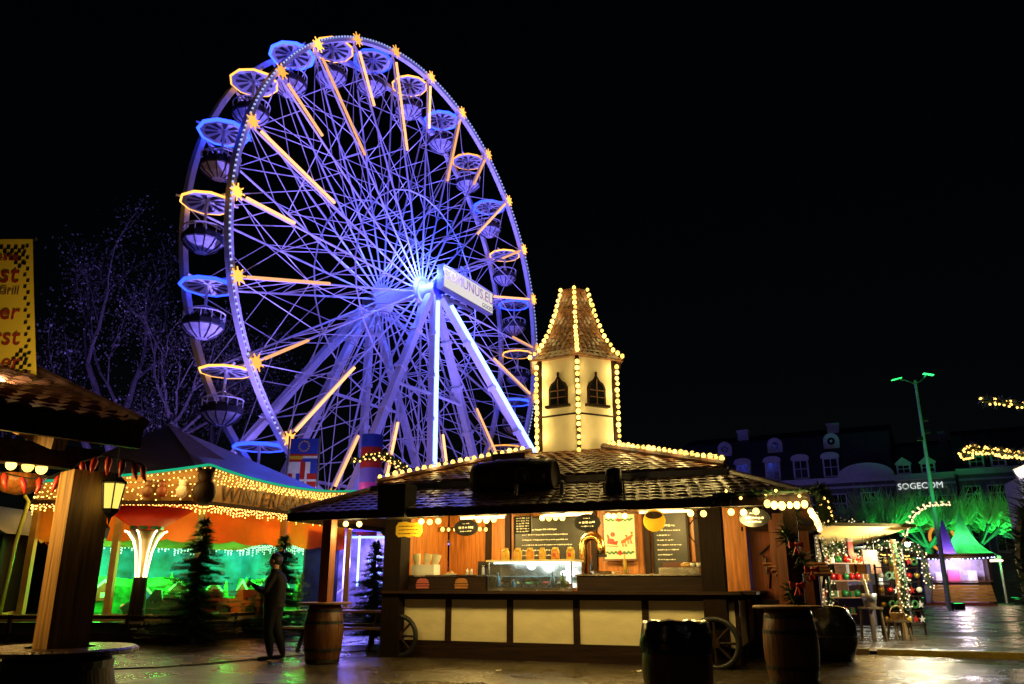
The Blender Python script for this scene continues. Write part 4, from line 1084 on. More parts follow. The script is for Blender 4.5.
for i in range(k5):
    A, B_ = RP[i]+Vector((0,0,3.72)), RP[(i+1)%k5]+Vector((0,0,3.72)); b.add([A, B_, ap], [(0,1,2)])
b.build('roof', rfm, ride)
b = MB(); v = RP[1]+Vector((0,0,3.75)); 
b.add([ap+Vector((0,-.05,.02)), ap.lerp(v,.62)+Vector((.0,-.04,.05)), ap.lerp(v,.62)+Vector((.75,.5,.0)), ap+Vector((.1,.0,.02))], [(0,1,2,3)])
b.build('roof_panel', wood('weathered_board', (.3,.2,.12), .6, 'x'), ride)
for p in (RP[0], RP[1], RP[1].lerp(RP[2],.5), RP[2], RP[0].lerp(RP[1],.5)):
    b = MB(); q = out(p,-.12); b.beam(q+Vector((0,0,.4)), q+Vector((0,0,3.2)), .15, .15); b.build('post', M('ochre_post', (.45,.25,.06), .5, .2, 4, .1), ride)
# painted back scenery: hills on blue boards, snowy firs
bl = M('painted_blue_sky', (.02,.075,.42), .7, .8, 1.6, .02); gr = M('painted_green_hill', (.10,.5,.12), .7, .8, 3, .05); gr2 = M('painted_dark_hill', (.02,.16,.04), .7, .8, 4, .05)
for i in (1, 2, 3, 4):
    A, B_ = out(RP[i],-.45), out(RP[(i+1)%k5],-.45)
    if i == 1: A = A.lerp(B_,.72)
    if i == 4: B_ = A.lerp(B_,.75)
    d = B_-A; L = d.length; ux = d.normalized(); nn = Vector((ux.y,-ux.x,0))
    if nn.dot(RC-A) < 0: nn = -nn
    b = MB(); b.prism([(0,.4),(L,.4),(L,2.75),(0,2.75)], A, ux, (0,0,1), -nn*.06); bw = b.build('scenery_board', bl, ride)
    rnd = random.Random(i+3)
    for kx in range(2):
        b = MB(); P = [(0,.42)]; n = 26; ph_ = rnd.uniform(0,6)
        for j in range(n+1): x = L*j/n; P.append((x, 1.25-.25*kx+.3*sin(x*.9+ph_)+.12*sin(x*2.3+ph_*2)))
        P.append((L,.42)); b.prism(P, A+nn*(.03+.06*kx), ux, (0,0,1), nn*.03); b.build('painted_hill', (gr, gr2)[kx], bw)
    for j in range(int(L/.9)):
        x = .5+.9*j+rnd.uniform(-.2,.2); z = .75+rnd.uniform(0,.25); s_ = rnd.uniform(.5,.85)
        b = MB(); b.prism([(-.3*s_,0),(.3*s_,0),(.14*s_,.35*s_),(.22*s_,.35*s_),(.08*s_,.7*s_),(.14*s_,.7*s_),(0,1.2*s_),(-.14*s_,.7*s_),(-.08*s_,.7*s_),(-.22*s_,.35*s_),(-.14*s_,.35*s_)], A+ux*x+nn*.16+Vector((0,0,z)), ux, (0,0,1), nn*.03)
        b.build('painted_fir', green_paint if j % 2 else gr, bw)
    for j in range(int(L/1.1)):   # cut-out cottages and snowballs painted on the boards
        x = .9+1.1*j; z = .62+rnd.uniform(0,.2)
        b = MB(); b.prism([(-.24,0),(.24,0),(.24,.3),(0,.55),(-.24,.3)], A+ux*x+nn*.22+Vector((0,0,z)), ux, (0,0,1), nn*.03); b.build('painted_cottage', (red_paint, plank, blue_paint)[j%3], bw)
        b = MB(); b.prism([(-.3,.27),(0,.56),(.3,.27),(.3,.35),(0,.66),(-.3,.35)], A+ux*x+nn*.235+Vector((0,0,z)), ux, (0,0,1), nn*.03); b.prism([(-.08,.1),(.08,.1),(.08,.24),(-.08,.24)], A+ux*x+nn*.255+Vector((0,0,z)), ux, (0,0,1), nn*.004); b.build('painted_snow', white_paint, bw)
    # icicle lights along the top of the boards
    P = []; x = .03
    while x < L: h_ = rnd.uniform(.08,.34); P += [A+ux*x+nn*.3+Vector((0,0,2.5)), A+ux*(x+.03)+nn*.3+Vector((0,0,2.5-h_)), A+ux*(x+.06)+nn*.3+Vector((0,0,2.5))]; x += .10
    b = MB(); b.bead(P, .075, .02, .003, 0, 1, 5, .2); tag(b.build('icicle_lights', [black_plastic, icicle_m], bw), kind='stuff')
    for q in (.2,.5,.8): lamp('scenery_glow', A+ux*(L*q)+nn*.8+Vector((0,0,1.7)), (.05,1,.08), 120, .15, ride)
# flared luminous column under the canopy
col = thing('flared_lamp', 'flared luminous column of white gold tubes rising to the orange canopy', 'lamp', (-8.7,19.55,.2)); col.scale = (.85,.85,1.02)
b = MB(); b.lathe([(.0,0),(.42,0),(.42,.2),(.22,.25),(.18,1.2),(.0,1.2)], 18); b.build('pedestal', dark_wood, col)
tb = MB(); tb.tube([(.14,0,1.18),(.17,0,1.45),(.22,0,1.75),(.33,0,2.02),(.5,0,2.2),(.58,0,2.22)], .024, 8); f = None
for k in range(7):
    if f is None: f = tb.build('light_tube', flare_m, col, True)
    else: dup(f, col, None, (0,0,2*pi*k/7+.2))
b = MB(); b.lathe([(.1,1.18),(.13,1.45),(.17,1.75),(.27,2.02),(.44,2.22),(.4,2.24),(0,2.24)], 18); b.build('core', M('bronze_plastic', (.3,.2,.06), .4, .1, 4, .02), col, True)
b = MB()
for k in range(9):
    q = 2*pi*k/9; d = Vector((cos(q),sin(q),0)); s_ = Vector((-sin(q),cos(q),0)); p = d*.42+Vector((0,0,2.26))
    b.add([p-s_*.12, p+s_*.12, p+d*.12+Vector((0,0,.5)), p-s_*.12-d*.03, p+s_*.12-d*.03], [(0,1,2),(3,2,4),(0,2,3),(1,4,2)])
b.build('leaf_crown', green_paint, col)
b = MB(); b.lathe([(.3,2.26),(.7,2.46),(1.15,2.72),(1.12,2.74),(.3,2.3)], 24); b.build('orange_flare', orange_cloth, col, True)
lamp('column_glow', (0,-.5,1.6), (1,.75,.35), 16, .2, col); lamp('column_glow', (.6,.4,2.1), (.5,1,.3), 16, .2, col)
for x, y in ((-10.6,21.2),(-8.4,21.4),(-7.4,23.2),(-6.4,24.8)): lamp('canopy_fill', (x,y,2.55), (1,.36,.07), 40, .2, ride)  # added lights without fixtures, keeping the orange canopy bright
# inside lamps under the canopy
string_lights('string_lights', 'curved warm bulb row under the orange canopy right of the glowing column', [(-7.9,21.6,3.0),(-7.5,22.2,2.85),(-6.9,22.7,2.78),(-6.4,23.6,2.8)], 12, .04, None, fairy_m)
# ride cars and a barrier on the platform
def ride_car(lab, x, y, rz, m1, m2):
    t = thing('ride_car', lab, 'ride car', (x,y,.42), rz)
    b = MB(); b.prism([(-.7,.12),(.75,.12),(.82,.3),(.7,.42),(.25,.5),(.1,.72),(-.05,.72),(-.1,.45),(-.5,.45),(-.62,.7),(-.72,.68)], (0,-.3,0), (1,0,0), (0,0,1), (0,.6,0)); b.build('body', m1, t)
    w_ = MB(); w_.tube([(0,-.05,0),(0,.05,0)], .17, 16); f = None
    for wx in (-.45,.5):
        for wy in (-.34,.34):
            if f is None: f = w_.build('wheel', black_plastic, t, False, (wx,wy,.17))
            else: dup(f, t, (wx,wy,.17))
    b = MB(); b.sphere((.8,0,.3),.08,0,10,6); b.sphere((.8,.2,.3),.06,0,10,6); b.build('headlight', white_paint, t, True)
    b = MB(); b.bb(-.5,-.12,-.25,.25,.455,.52); b.build('seat', m2, t)
    b = MB(); b.tube([(.12*cos(2*pi*i/16)-.0, .12*sin(2*pi*i/16), .78) for i in range(16)], .015, 6, closed=True); b.build('steering_wheel', black_plastic, t)
ride_car('small green ride car below the glowing column', -9.0, 21.4, R(200), green_paint, dark_wood)
ride_car('orange ride car on the platform beside the standing person', -6.9, 22.1, R(150), M('orange_car_paint', (.6,.14,.02), .3, .1, 3, .02), dark_wood)
ride_car('dark red ride car at the back of the green lit platform', -8.4, 23.6, R(20), red_paint, dark_wood)
t = thing('barrier_fence', 'low dark barrier fence in front of the ride platform', 'fence', (0,0,0))
A, B_ = Vector((-12.6,19.0,0)), Vector((-7.4,19.2,0)); D_ = Vector((-6.2,22.4,0))
for p0, p1 in ((A,B_),(B_,D_)):
    b = MB(); b.beam(p0+Vector((0,0,.55)), p1+Vector((0,0,.55)), .05, .07); b.beam(p0+Vector((0,0,.12)), p1+Vector((0,0,.12)), .05, .2); b.build('rail', dark_wood_x, t)
    n = int((p1-p0).length/1.3)
    for i in range(n+1): p = p0.lerp(p1,i/n); b = MB(); b.beam(p, p+Vector((0,0,.6)), .07,.07); b.build('fence_post', dark_wood, t)
t = thing('lantern_post', 'small dark lantern post standing by the flared column', 'lantern', (-9.75,19.6,0))
b = MB(); b.tube([(0,0,0),(0,0,2.3)], .04, 8); b.build('post', black_metal, t); b = MB(); b.lathe([(.0,2.3),(.1,2.3),(.14,2.55),(0,2.72)], 6); b.build('lamp_head', black_metal, t)
b = MB(); v = [(-12.6,19.8,0),(-12.5,19.8,3.2)]; b.tube([(-12.1,19.9,0),(-12.0,19.9,2.2),(-11.85,19.9,3.2),(-11.95,19.85,3.35)], .05, 8)
t = thing('lit_corner_post', 'yellow green post curling over at the far end of the ride fascia', 'post', (0,0,0)); b.build('post', M('yellow_green_post', (.45,.5,.08), .5), t, True)
# tarpaulin hut at the far left
t = thing('tarpaulin_hut', 'dark green tarpaulin hut left of the ride', 'hut', (-14.2,21.5,0))
b = MB(); b.bb(-2,1.2,-.5,3,0,2.5); b.build('wall', dark_cloth, t); b = MB(); b.prism([(-2.2,2.5),(1.4,2.5),(-.4,3.4)], (0,-.7,0), (1,0,0), (0,0,1), (0,3.9,0)); b.build('roof', dark_cloth, t)

# ------------------------------------------------------------------ tiled stall corner at the near left
LA = Vector((-2.68,5.72,.07)); LE = Vector((-.6,-.8,0)); LN = Vector((-.8,.6,0))   # along the eave, and up the roof
def ls(a, n, z): return LA + LE*a + LN*n + Vector((0,0,z))
lst = thing('corner_stall', 'dark timber stall corner with tiled roof and rough lit post', 'stall', LA)
def rel(*p): return ls(*p) - LA
b = MB(); b.tiled(rel(0,0,2.28), rel(3.6,0,2.28), rel(3.6,2.6,3.22), rel(0,2.6,3.22), 17, .15, 0, .035)
rf = b.build('roof', tile_m, lst)
b = MB(); b.tube([rel(0,0,2.3), rel(0,2.6,3.24)], .05, 8); b.build('verge_tile', tile_d, rf)
b = MB(); b.beam(rel(0,.0,2.2), rel(3.6,0,2.2), .05, .17); b.beam(rel(.02,.03,2.2), rel(.02,2.6,3.12), .05, .17); b.build('fascia_board', dark_wood_x, lst)
b = MB(); b.quad(rel(.05,.05,2.14), rel(3.6,.05,2.14), rel(3.6,2.5,2.9), rel(.05,2.5,2.9)); b.build('soffit', dark_wood_x, lst)
for a in (.5,1.3,2.1): b = MB(); b.beam(rel(a,.1,2.1), rel(a,2.5,2.78), .09, .1); b.build('rafter', raw_timber, lst)
b = MB(); b.beam(rel(.0,.62,2.08), rel(3.6,.62,2.08), .14, .16); b.build('plate_beam', dark_wood_x, lst)
pc = Vector((-3.12,5.9,0)) - LA
b = MB(); b.box(pc+Vector((0,0,1.02)), (.27,.27,2.04), 0, Matrix.Rotation(R(48),3,'Z')); b.build('post', raw_timber, lst)
b = MB(); b.beam(rel(3.4,2.2,0), rel(3.4,2.2,2.6), .2,.2); b.beam(rel(.3,2.3,0), rel(.3,2.3,2.6), .2,.2); b.build('rear_post', dark_wood, lst)
b = MB(); b.quad(rel(.35,2.35,.0), rel(3.4,2.35,0), rel(3.4,2.35,2.6), rel(.35,2.35,2.6)); b.build('rear_wall', dark_cloth, lst)
t = thing('barrel_table', 'wide wet round table on a dark barrel around the rough post', 'barrel table', (-3.12,5.9,0))
b = MB(); b.lathe([(.22,.8),(.48,.8),(.5,.81),(.5,.83),(.48,.842),(.22,.842)], 40); b.build('table_top', M('wet_table_top', (.03,.016,.014), .3, .5, 14, .6, bscale=40), t)
stave_barrel(.79,.33,.4).build('barrel', dark_wood, t, True)
for q in (.08,.3,.72,.93): rr = .33+.07*sin(pi*q); MB().lathe([(rr-.01,q*.79-.025),(rr+.007,q*.79-.025),(rr+.007,q*.79+.025),(rr-.01,q*.79+.025)], 28).build('hoop', black_metal, t)
string_lights('string_lights', 'row of large glaring bulbs under the eave of the near left stall', [(-3.38,5.85,2.08),(-3.72,5.3,2.08)], 6, .04, None, E('near_bulb', (1,.6,.12), 4))
lamp('near_glow', (-3.85,5.45,1.95), (1,.62,.16), 60, .1)
t = thing('hanging_bowl', 'round orange wooden bowl hanging under the near left eave', 'bowl', (-3.98,6.5,2.1))
b = MB(); b.lathe([(.0,-.16),(.1,-.14),(.17,-.08),(.2,0),(.19,0),(.16,-.07),(.09,-.125),(0,-.145)], 24); b.build('bowl', orange_wood, t, True); b = MB(); b.tube([(0,0,0),(0,0,.4)], .01, 6); b.build('cord', black_plastic, t)
t = thing('pepper_garland', 'garland of red chilli peppers strung under the near left eave', 'garland', (-3.1,5.75,2.08))
pts = [(-1.0,.3,.06),(-.75,.28,-.02),(-.5,.26,-.07),(-.25,.24,-.05),(-.05,.1,.03),(.2,-.08,.05),(.36,-.05,.02),(.44,.02,.0)]
b = MB(); b.tube(pts, .006, 5); b.build('cord', black_plastic, t)
pm = MB(); pm.tube([(0,0,0),(.004,0,-.03),(0,0,-.08),(.02,0,-.13)], [.012,.024,.02,.004], 8); f = None; rnd = random.Random(3)
for i in range(13):
    q = i/12*(len(pts)-1); j = min(int(q), len(pts)-2); p = Vector(pts[j]).lerp(Vector(pts[j+1]), q-j); rt = (rnd.uniform(-.35,.35), rnd.uniform(-.35,.35), rnd.uniform(0,6))
    if f is None: f = pm.build('pepper', red_paint, t, True, p, rt)
    else: dup(f, t, p, rt)
t = thing('lantern', 'old fashioned glowing lantern hanging beside the rough post', 'lantern', (-2.86,5.8,2.05))
b = MB(); b.tube([(0,0,-.02),(0,0,.16)], .006, 5); b.lathe([(0,-.02),(.03,-.04),(.1,-.1),(.085,-.105),(0,-.09)], 6); b.lathe([(.06,-.29),(.065,-.28),(.05,-.31),(.015,-.34),(.0,-.4)], 6)
for k in range(6): q = 2*pi*k/6; b.tube([(.082*cos(q),.082*sin(q),-.105),(.058*cos(q),.058*sin(q),-.285)], .006, 5)
b.build('frame', black_metal, t)
b = MB(); b.lathe([(.078,-.107),(.054,-.283),(0,-.283)], 6); b.build('lantern_glass', E('lantern_glass', (1,.72,.12), 1.1), t)
lamp('lantern_glow', (0,-.15,-.2), (1,.7,.25), .35, .05, t)
# yellow banner on its pole above that roof
t = thing('banner', 'yellow sausage banner with dark red lettering and black checks above the roof', 'banner', (-4.33,6.6,2.95))
b = MB(); b.tube([(-1.25,.05,-.3),(-1.25,.05,1.35)], .025, 8); b.tube([(-1.3,.0,1.27),(.06,0,1.27)], .018, 8); b.build('pole', black_metal, t)
b = MB(); n = 10
vs = []; fs = []
for i in range(n+1):
    for j in range(n+1):
        x = -1.15+1.19*i/n; z = 1.26*j/n; vs.append((x+.24*(1-j/n), .02*sin(3.0*i/n+2*j/n), z))
for i in range(n):
    for j in range(n): fs.append((i*(n+1)+j, (i+1)*(n+1)+j, (i+1)*(n+1)+j+1, i*(n+1)+j+1))
b.add(vs, fs); b.add([(x,y+.006,z) for x,y,z in vs], [tuple(reversed(f_)) for f_ in fs]); bo = b.build('cloth', yellow_cloth, t)
b = MB(); cb = black_plastic
for j in range(22):
    z = .02+j*.055
    b.prism([(0,0),(.026,0),(.026,.027),(0,.027)], (-.045+.24*(1-z/1.26)+ (.026 if j%2 else 0),-.03,z), (1,0,0),(0,0,1),(0,.004,0))
for i in range(8):
    for j in range(6):
        if i+j < 7 and (i+j) % 2 == 0:
            for zc, sg in ((1.16,-1),(.02,1)):
                b.prism([(0,0),(.03,0),(.03,.034),(0,.034)], (-.06-.032*i+.24*(1-(zc+sg*.036*j)/1.26), -.03, zc+sg*.036*j), (1,0,0),(0,0,1),(0,.004,0))
b.build('checker_print', cb, bo)
b = MB(); dr = M('dark_red_print', (.32,.02,.01), .6)
for txt, z, s_, ex in (('Beste',1.05,.12,-.28),('Wurst',.84,.24,-.12),('Thüringer',.5,.2,-.11),('Bratwurst',.27,.22,-.08),('Wiener',.06,.19,-.09)):
    b.text(txt, s_, (-.075+.24*(1-(z+s_*.3)/1.26),-.032,z), (1,0,0), (0,0,1), (0,-.006,0), 0, 'RIGHT')
b.build('lettering', dr, bo)
b = MB(); b.text('vom Grill', .1, (-.075+.24*.38,-.032,.73), (1,0,0), (0,0,1), (0,-.006,0), 0, 'RIGHT'); b.build('lettering', plank, bo)
bl_ = thing('added_banner_lamp', 'added small black spotlight on the roof to brighten the yellow banner', 'spotlight', (-3.75,5.75,2.55))
b = MB(); b.lathe([(0,0),(.05,0),(.06,.12),(.05,.12),(0,.03)], 12); b.tube([(0,0,-.2),(0,0,.01)], .012, 6); b.build('housing', black_metal, bl_)
lamp('banner_fill', (-3.75,5.75,2.72), (1,.75,.4), 26, .06, None, 120, (-4.5,6.6,3.55), .6)  # added light and fixture that make the banner readable
lamp('roof_fill', (-3.35,5.35,3.05), (1,.7,.3), 5, .05)  # added unseen light that brings out the roof tiles
t = thing('panel_sign', 'pale panel tilted below the yellow banner and lit violet', 'sign', (-4.45,6.75,2.8)); b = MB(); b.box((-.3,0,.06),(.75,.03,.14),0,Matrix.Rotation(R(8),3,'Y')); b.build('panel', white_paint, t); b = MB(); b.bb(-.3,-.26,.02,.06,-.25,.05); b.build('bracket', black_metal, t)

# ------------------------------------------------------------------ trees behind the ride
def tree(name, lab, x, y, h_, spread, seed, leaves=2600, group=None, lsz=.3):
    rnd = random.Random(seed); t = thing(name, lab, 'tree', (x,y,0), 0, group); tips = []; tb_ = MB()
    def grow(p, d, L, r, lvl):
        n = 4; P = [p]; rr = [r]
        for i in range(n):
            d = (d + Vector((rnd.uniform(-.22,.22), rnd.uniform(-.22,.22), rnd.uniform(-.03,.16)))).normalized()
            p = p + d*(L/n); P.append(p); rr.append(r*(1-.38*(i+1)/n))
            if lvl >= 2: tips.append((p, lvl))
        tb_.tube(P, rr, 8 if lvl < 2 else 5)
        if lvl < 4:
            for k in range(rnd.choice((2,3)) if lvl else 4):
                a = rnd.uniform(0, 2*pi); e = rnd.uniform(.45,.95)*spread
                u = d.orthogonal().normalized(); v = d.cross(u)
                nd = (d + (u*cos(a)+v*sin(a))*e).normalized()
                q = P[rnd.choice((2,3,4))] if k else P[4]
                grow(q, nd, L*rnd.uniform(.62,.8), rr[-1]*.72, lvl+1)
    grow(Vector((0,0,0)), Vector((0,0,1)), h_*.3, h_*.02, 0)
    tb_.build('trunk', bark, t)
    b = MB()
    for i in range(leaves):
        p, l_ = tips[rnd.randrange(len(tips))]
        p = p + Vector((rnd.gauss(0,.55), rnd.gauss(0,.55), rnd.gauss(0,.5)))
        u = Vector((rnd.gauss(0,1), rnd.gauss(0,1), rnd.gauss(0,1))).normalized(); v = u.orthogonal().normalized(); s_ = lsz*rnd.uniform(.5,1.1)
        b.add([p-u*s_*.5, p+v*s_*.3, p+u*s_*.5, p-v*s_*.3], [(0,1,2,3)])
    b.build('crown', leafm, t)
    return t
tree('plane_tree', 'tall bare limbed tree left of the wheel catching violet light', -24.5, 46, 29, .85, 5, 7500, 'trees behind the ride', .2)
tree('plane_tree', 'leafy dark tree standing right behind the lower left of the wheel', -18.5, 52, 25, .95, 12, 9500, 'trees behind the ride', .17)
tree('plane_tree', 'dim tree furthest left behind the yellow banner', -33, 50, 24, .9, 21, 4000, 'trees behind the ride', .17)

# ------------------------------------------------------------------ flags, garland and second ride between ride and food stall
t = thing('flag_panel', 'square flag banner panel with a star ring above striped flags', 'flag', (-8.35,32.0,0))
b = MB(); b.tube([(.62,0,0),(.62,0,7.0)], .04, 8); b.tube([(-.62,0,0),(-.62,0,7.0)], .04, 8); b.build('pole', grey_steel, t)
b = MB(); b.bb(-.56,.56,-.02,.02,6.28,6.9); b.build('blue_field', blue_paint, t)
b = MB()
for k in range(12):
    q = 2*pi*k/12; b.prism([(.052*(1 if i%2==0 else .42)*sin(pi*i/5), .052*(1 if i%2==0 else .42)*cos(pi*i/5)) for i in range(10)], (.2*cos(q),-.028,6.59+.2*sin(q)), (1,0,0), (0,0,1), (0,.006,0))
b.build('star_ring', yellow_paint, t)
def fr_(x0,x1,z0,z1,m_,nm='flag_stripe',y=-.02): b = MB(); b.bb(x0,x1,y,-y,z0,z1); b.build(nm, m_, t)
fr_(-.56,.56,6.2,6.278,red_paint); fr_(-.56,-.02,6.06,6.198,yellow_paint); fr_(-.018,.56,6.1,6.198,white_paint); fr_(-.018,.56,5.96,6.098,blue_paint); fr_(-.56,-.02,5.96,6.058,red_paint)
fr_(-.56,-.1,5.5,5.958,white_paint); fr_(-.098,.1,5.5,5.958,red_paint); fr_(.102,.3,5.5,5.958,white_paint); fr_(.302,.56,5.5,5.958,blue_paint); fr_(-.56,-.4,4.6,5.498,red_paint); fr_(-.398,-.25,4.6,5.498,white_paint); fr_(-.248,-.1,4.6,5.498,blue_paint); fr_(-.098,.56,4.6,5.498,red_paint); fr_(.1,.19,4.6,5.498,white_paint,'cross_bar',-.026); fr_(-.098,.56,5.18,5.27,white_paint,'cross_bar',-.025)
t = thing('flag_column', 'round flag column in blue, pink and white behind the stall roof', 'flag', (-5.45,31.0,0))
for z0, z1, m_ in ((6.35,6.85,blue_paint),(5.55,6.348,red_paint),(5.0,5.548,purple_cloth),(4.4,4.998,pink_paint),(3.6,4.398,white_paint),(2.9,3.598,pink_paint)):
    b = MB(); b.lathe([(0,z0),(.42,z0),(.42,z1),(0,z1)], 20); b.build('flag_band', m_, t)
b = MB(); b.tube([(0,0,0),(0,0,2.9)], .1, 10); b.build('pole', grey_steel, t)
t = thing('spotlight', 'added black spotlight on a thin pole to brighten the two flag banners', 'spotlight', (-6.9,29.8,0)); b = MB(); b.tube([(0,0,0),(0,0,4.3)], .04, 8); b.build('pole', black_metal, t); b = MB(); b.box((0,0,4.38),(.25,.2,.16)); b.build('housing', black_metal, t)
lamp('flag_fill', (0,.25,4.45), (.95,.8,1), 70, .1, t)  # light added for the flags, its pole and housing made up
garland('garland', 'drooping fir garland with warm lights running from the flag column to the stall roof', [(-5.9,29.5,5.6),(-5.2,29.2,5.75),(-4.6,28.5,5.65),(-4.0,27.6,5.3),(-3.5,26.6,4.85),(-3.2,26.0,4.6)], .2, 34, fairy_m, seed=9, dens=40, rb=.035)
t = thing('light_ride', 'ice blue lit ride stand glowing between the fir trees and the stall', 'fairground ride', (-4.9,27.2,0))
b = MB(); b.bb(-1.7,1.9,-.3,3,0,.3); b.build('platform', black_metal, t)
for x in (-1.6,-.55,.5,1.7): b = MB(); b.bb(x-.06,x+.06,-.1,.02,.3,3.0); b.build('post', white_paint, t)
b = MB(); b.bb(-1.8,2.0,-.3,.1,2.95,3.3); b.build('header', purple_cloth, t)
b = MB(); b.bb(-1.7,1.9,2.6,2.66,.3,2.95); b.build('back_panel', M('pale_violet_panel', (.5,.42,.7), .4, .7, 2.5, .05), t)
for x0, z0, x1, z1 in ((-1.35,.9,-1.35,2.8),(-.95,.7,-.95,2.5),(-.1,1.2,-.1,2.8),(.15,.9,.95,1.5),(.2,2.0,1.4,2.3),(-.8,2.75,1.6,2.75),(.2,1.5,1.4,1.9)):
    b = MB(); b.tube([(x0,-.2,z0),(x1,-.2,z1)], .035, 8); b.build('light_tube', icew, t)
b = MB(); 
for x in (-1.6,.5): b.beam((x,-.15,.35),(x+1.05,-.15,1.15),.04,.04); b.beam((x,-.15,1.15),(x+1.05,-.15,.35),.04,.04)
b.build('lattice', white_steel, t)
lamp('ride_glow', (-.3,-.7,1.9), (.2,.16,1), 420, .3, t); lamp('ride_glow', (.6,1.6,2.3), (.35,.3,1), 160, .3, t)

# ------------------------------------------------------------------ houses across the square
HS = 1.3; HO = Vector((20.08*HS,64*HS,1.25-1.25*HS)); HA = R(-28.687)
def hw(x, y, z): return Matrix.Rotation(HA,4,'Z') @ Vector((x*HS,y*HS,z*HS)) + HO
def house(name, lab, x0, x1, H, mw, ridge, wins, yoff=0.0):
    t = thing(name, lab, 'town house', hw(x0,yoff,0), HA); t.scale = (HS,)*3; W = x1-x0
    b = MB(); b.bb(0,W,0,10,0,H); wall = b.build('wall', mw, t)
    b = MB(); b.bb(-.02,W+.02,-.28,-.003,H-.35,H-.12); b.bb(-.03,W+.03,-.4,-.003,H-.118,H+.06); b.bb(0,W,-.09,-.003,H-.75,H-.6); b.build('cornice', trim_m, t)
    b = MB(); zz_ = H+.07; rh = ridge-H
    b.add([(0,-.15,zz_),(W,-.15,zz_),(W,10,zz_),(0,10,zz_),(0,1.5,zz_+rh*.85),(W,1.5,zz_+rh*.85),(W,8.5,zz_+rh*.85),(0,8.5,zz_+rh*.85),(0,5,ridge+.5),(W,5,ridge+.5)],
          [(0,1,5,4),(4,5,9,8),(1,2,6,5),(2,3,7,6),(3,0,4,7),(6,7,8,9),(5,6,9),(4,8,7)])
    b.build('roof', slate, t)
    for (wx, wz, ww, wh) in wins:
        wx -= x0
        b = MB(); f_ = .09
        b.bb(wx-ww/2-f_,wx+ww/2+f_,-.08,-.003,wz-wh/2-f_-.06,wz-wh/2); b.bb(wx-ww/2-f_,wx+ww/2+f_,-.07,-.003,wz+wh/2,wz+wh/2+f_)
        for s_ in (-1,1): b.bb(wx+s_*(ww/2+f_/2)-f_/2, wx+s_*(ww/2+f_/2)+f_/2, -.07,-.003, wz-wh/2, wz+wh/2)
        b.bb(wx-.03,wx+.03,-.05,-.012,wz-wh/2,wz+wh/2); b.bb(wx-ww/2,wx-.031,-.05,-.012,wz+wh*.12,wz+wh*.18); b.bb(wx+.031,wx+ww/2,-.05,-.012,wz+wh*.12,wz+wh*.18)
        wo = b.build('window', trim_m, t)
        b = MB(); b.bb(wx-ww/2,wx+ww/2,-.011,-.004,wz-wh/2,wz+wh/2); b.build('pane', pane_m, wo)
    return t, wall
def dormer(t, x, z0, ww, wh, arch=True, oc=False):
    b = MB(); y0 = -.12; D_ = 2.2 if not oc else 1.6; y0 = y0 if not oc else .9
    if oc:
        P = [(ww/2*cos(q)*1.0, ww/2*sin(q)) for q in [2*pi*i/20 for i in range(20)]]
        b.prism([(-ww*.62,-ww*.6),(ww*.62,-ww*.6),(ww*.62,.05)]+[(ww*.62*cos(pi*i/10), .05+ww*.62*sin(pi*i/10)) for i in range(1,10)]+[(-ww*.62,.05)], (x,y0,z0), (1,0,0), (0,0,1), (0,D_,0))
        d = b.build('dormer', trim_m, t); b = MB(); b.prism([(p[0]*.62,p[1]*.62) for p in P], (x,y0-.012,z0), (1,0,0), (0,0,1), (0,.01,0)); pn = b.build('pane', pane_m, d)
        b = MB(); b.prism([(p[0]*.2,p[1]*.2) for p in P], (x,y0-.03,z0), (1,0,0), (0,0,1), (0,.016,0)); b.build('boss', trim_m, d); return
    top = [(-ww/2,wh)]+[(-ww/2*cos(pi*i/8), wh+.3*sin(pi*i/8)) for i in range(1,8)]+[(ww/2,wh)] if arch else [(-ww/2,wh),(0,wh+.38),(ww/2,wh)]
    b.prism([(-ww/2,0),(ww/2,0)]+top[::-1], (x,y0,z0), (1,0,0), (0,0,1), (0,D_,0))
    b.prism([(p[0]*1.2, p[1]+(.0 if k in (0,len(top)-1) else .08)) for k, p in enumerate(top)][::-1]+[(-ww*.6,wh-.08),(ww*.6,wh-.08)], (x,y0-.13,z0), (1,0,0), (0,0,1), (0,.126,0))
    d = b.build('dormer', trim_m, t)
    b = MB(); g_ = .05; pw = (ww-.24-g_)/2
    for s_ in (-1,1):
        for lo, hi in ((.12,wh*.5-.02),(wh*.5+.03,wh-.16)):
            b.bb(x+s_*(g_/2+pw/2)-pw/2, x+s_*(g_/2+pw/2)+pw/2, y0-.012, y0-.002, z0+lo, z0+hi)
    b.build('pane', pane_m, d)
hA, _ = house('town_house', 'tall dim mansard house with three pale dormers and an arched pediment', -7, 9.3, 9.0, facade_m, 13.2,
  [(x, z, 1.05, 1.9) for z in (6.85,3.6) for x in (-5.2,-3.0,-.8,1.4,3.4,5.3,7.5)])
dx = 7
for x in (.7-.0, 2.85, 5.05, -1.6, -4.0): dormer(hA, x+dx, 9.12, 1.15, 1.55)
for x in (.85, 5.15, -3.2): dormer(hA, x+dx, 12.05, .95, .9, oc=True)
b = MB(); b.prism([(-1.75,0),(1.75,0)]+[(1.75*cos(pi*i/14), .8*sin(pi*i/14)) for i in range(1,14)]+[(-1.75,0)][:0], (7.45+dx,-.35,9.07), (1,0,0), (0,0,1), (0,.6,0)); b.prism([(1.95*cos(pi*i/14), .95*sin(pi*i/14)) for i in range(0,15)]+[(1.72*cos(pi*i/14), .78*sin(pi*i/14)) for i in range(14,-1,-1)], (7.45+dx,-.5,9.07), (1,0,0), (0,0,1), (0,.148,0)); b.build('pediment', trim_m, hA)
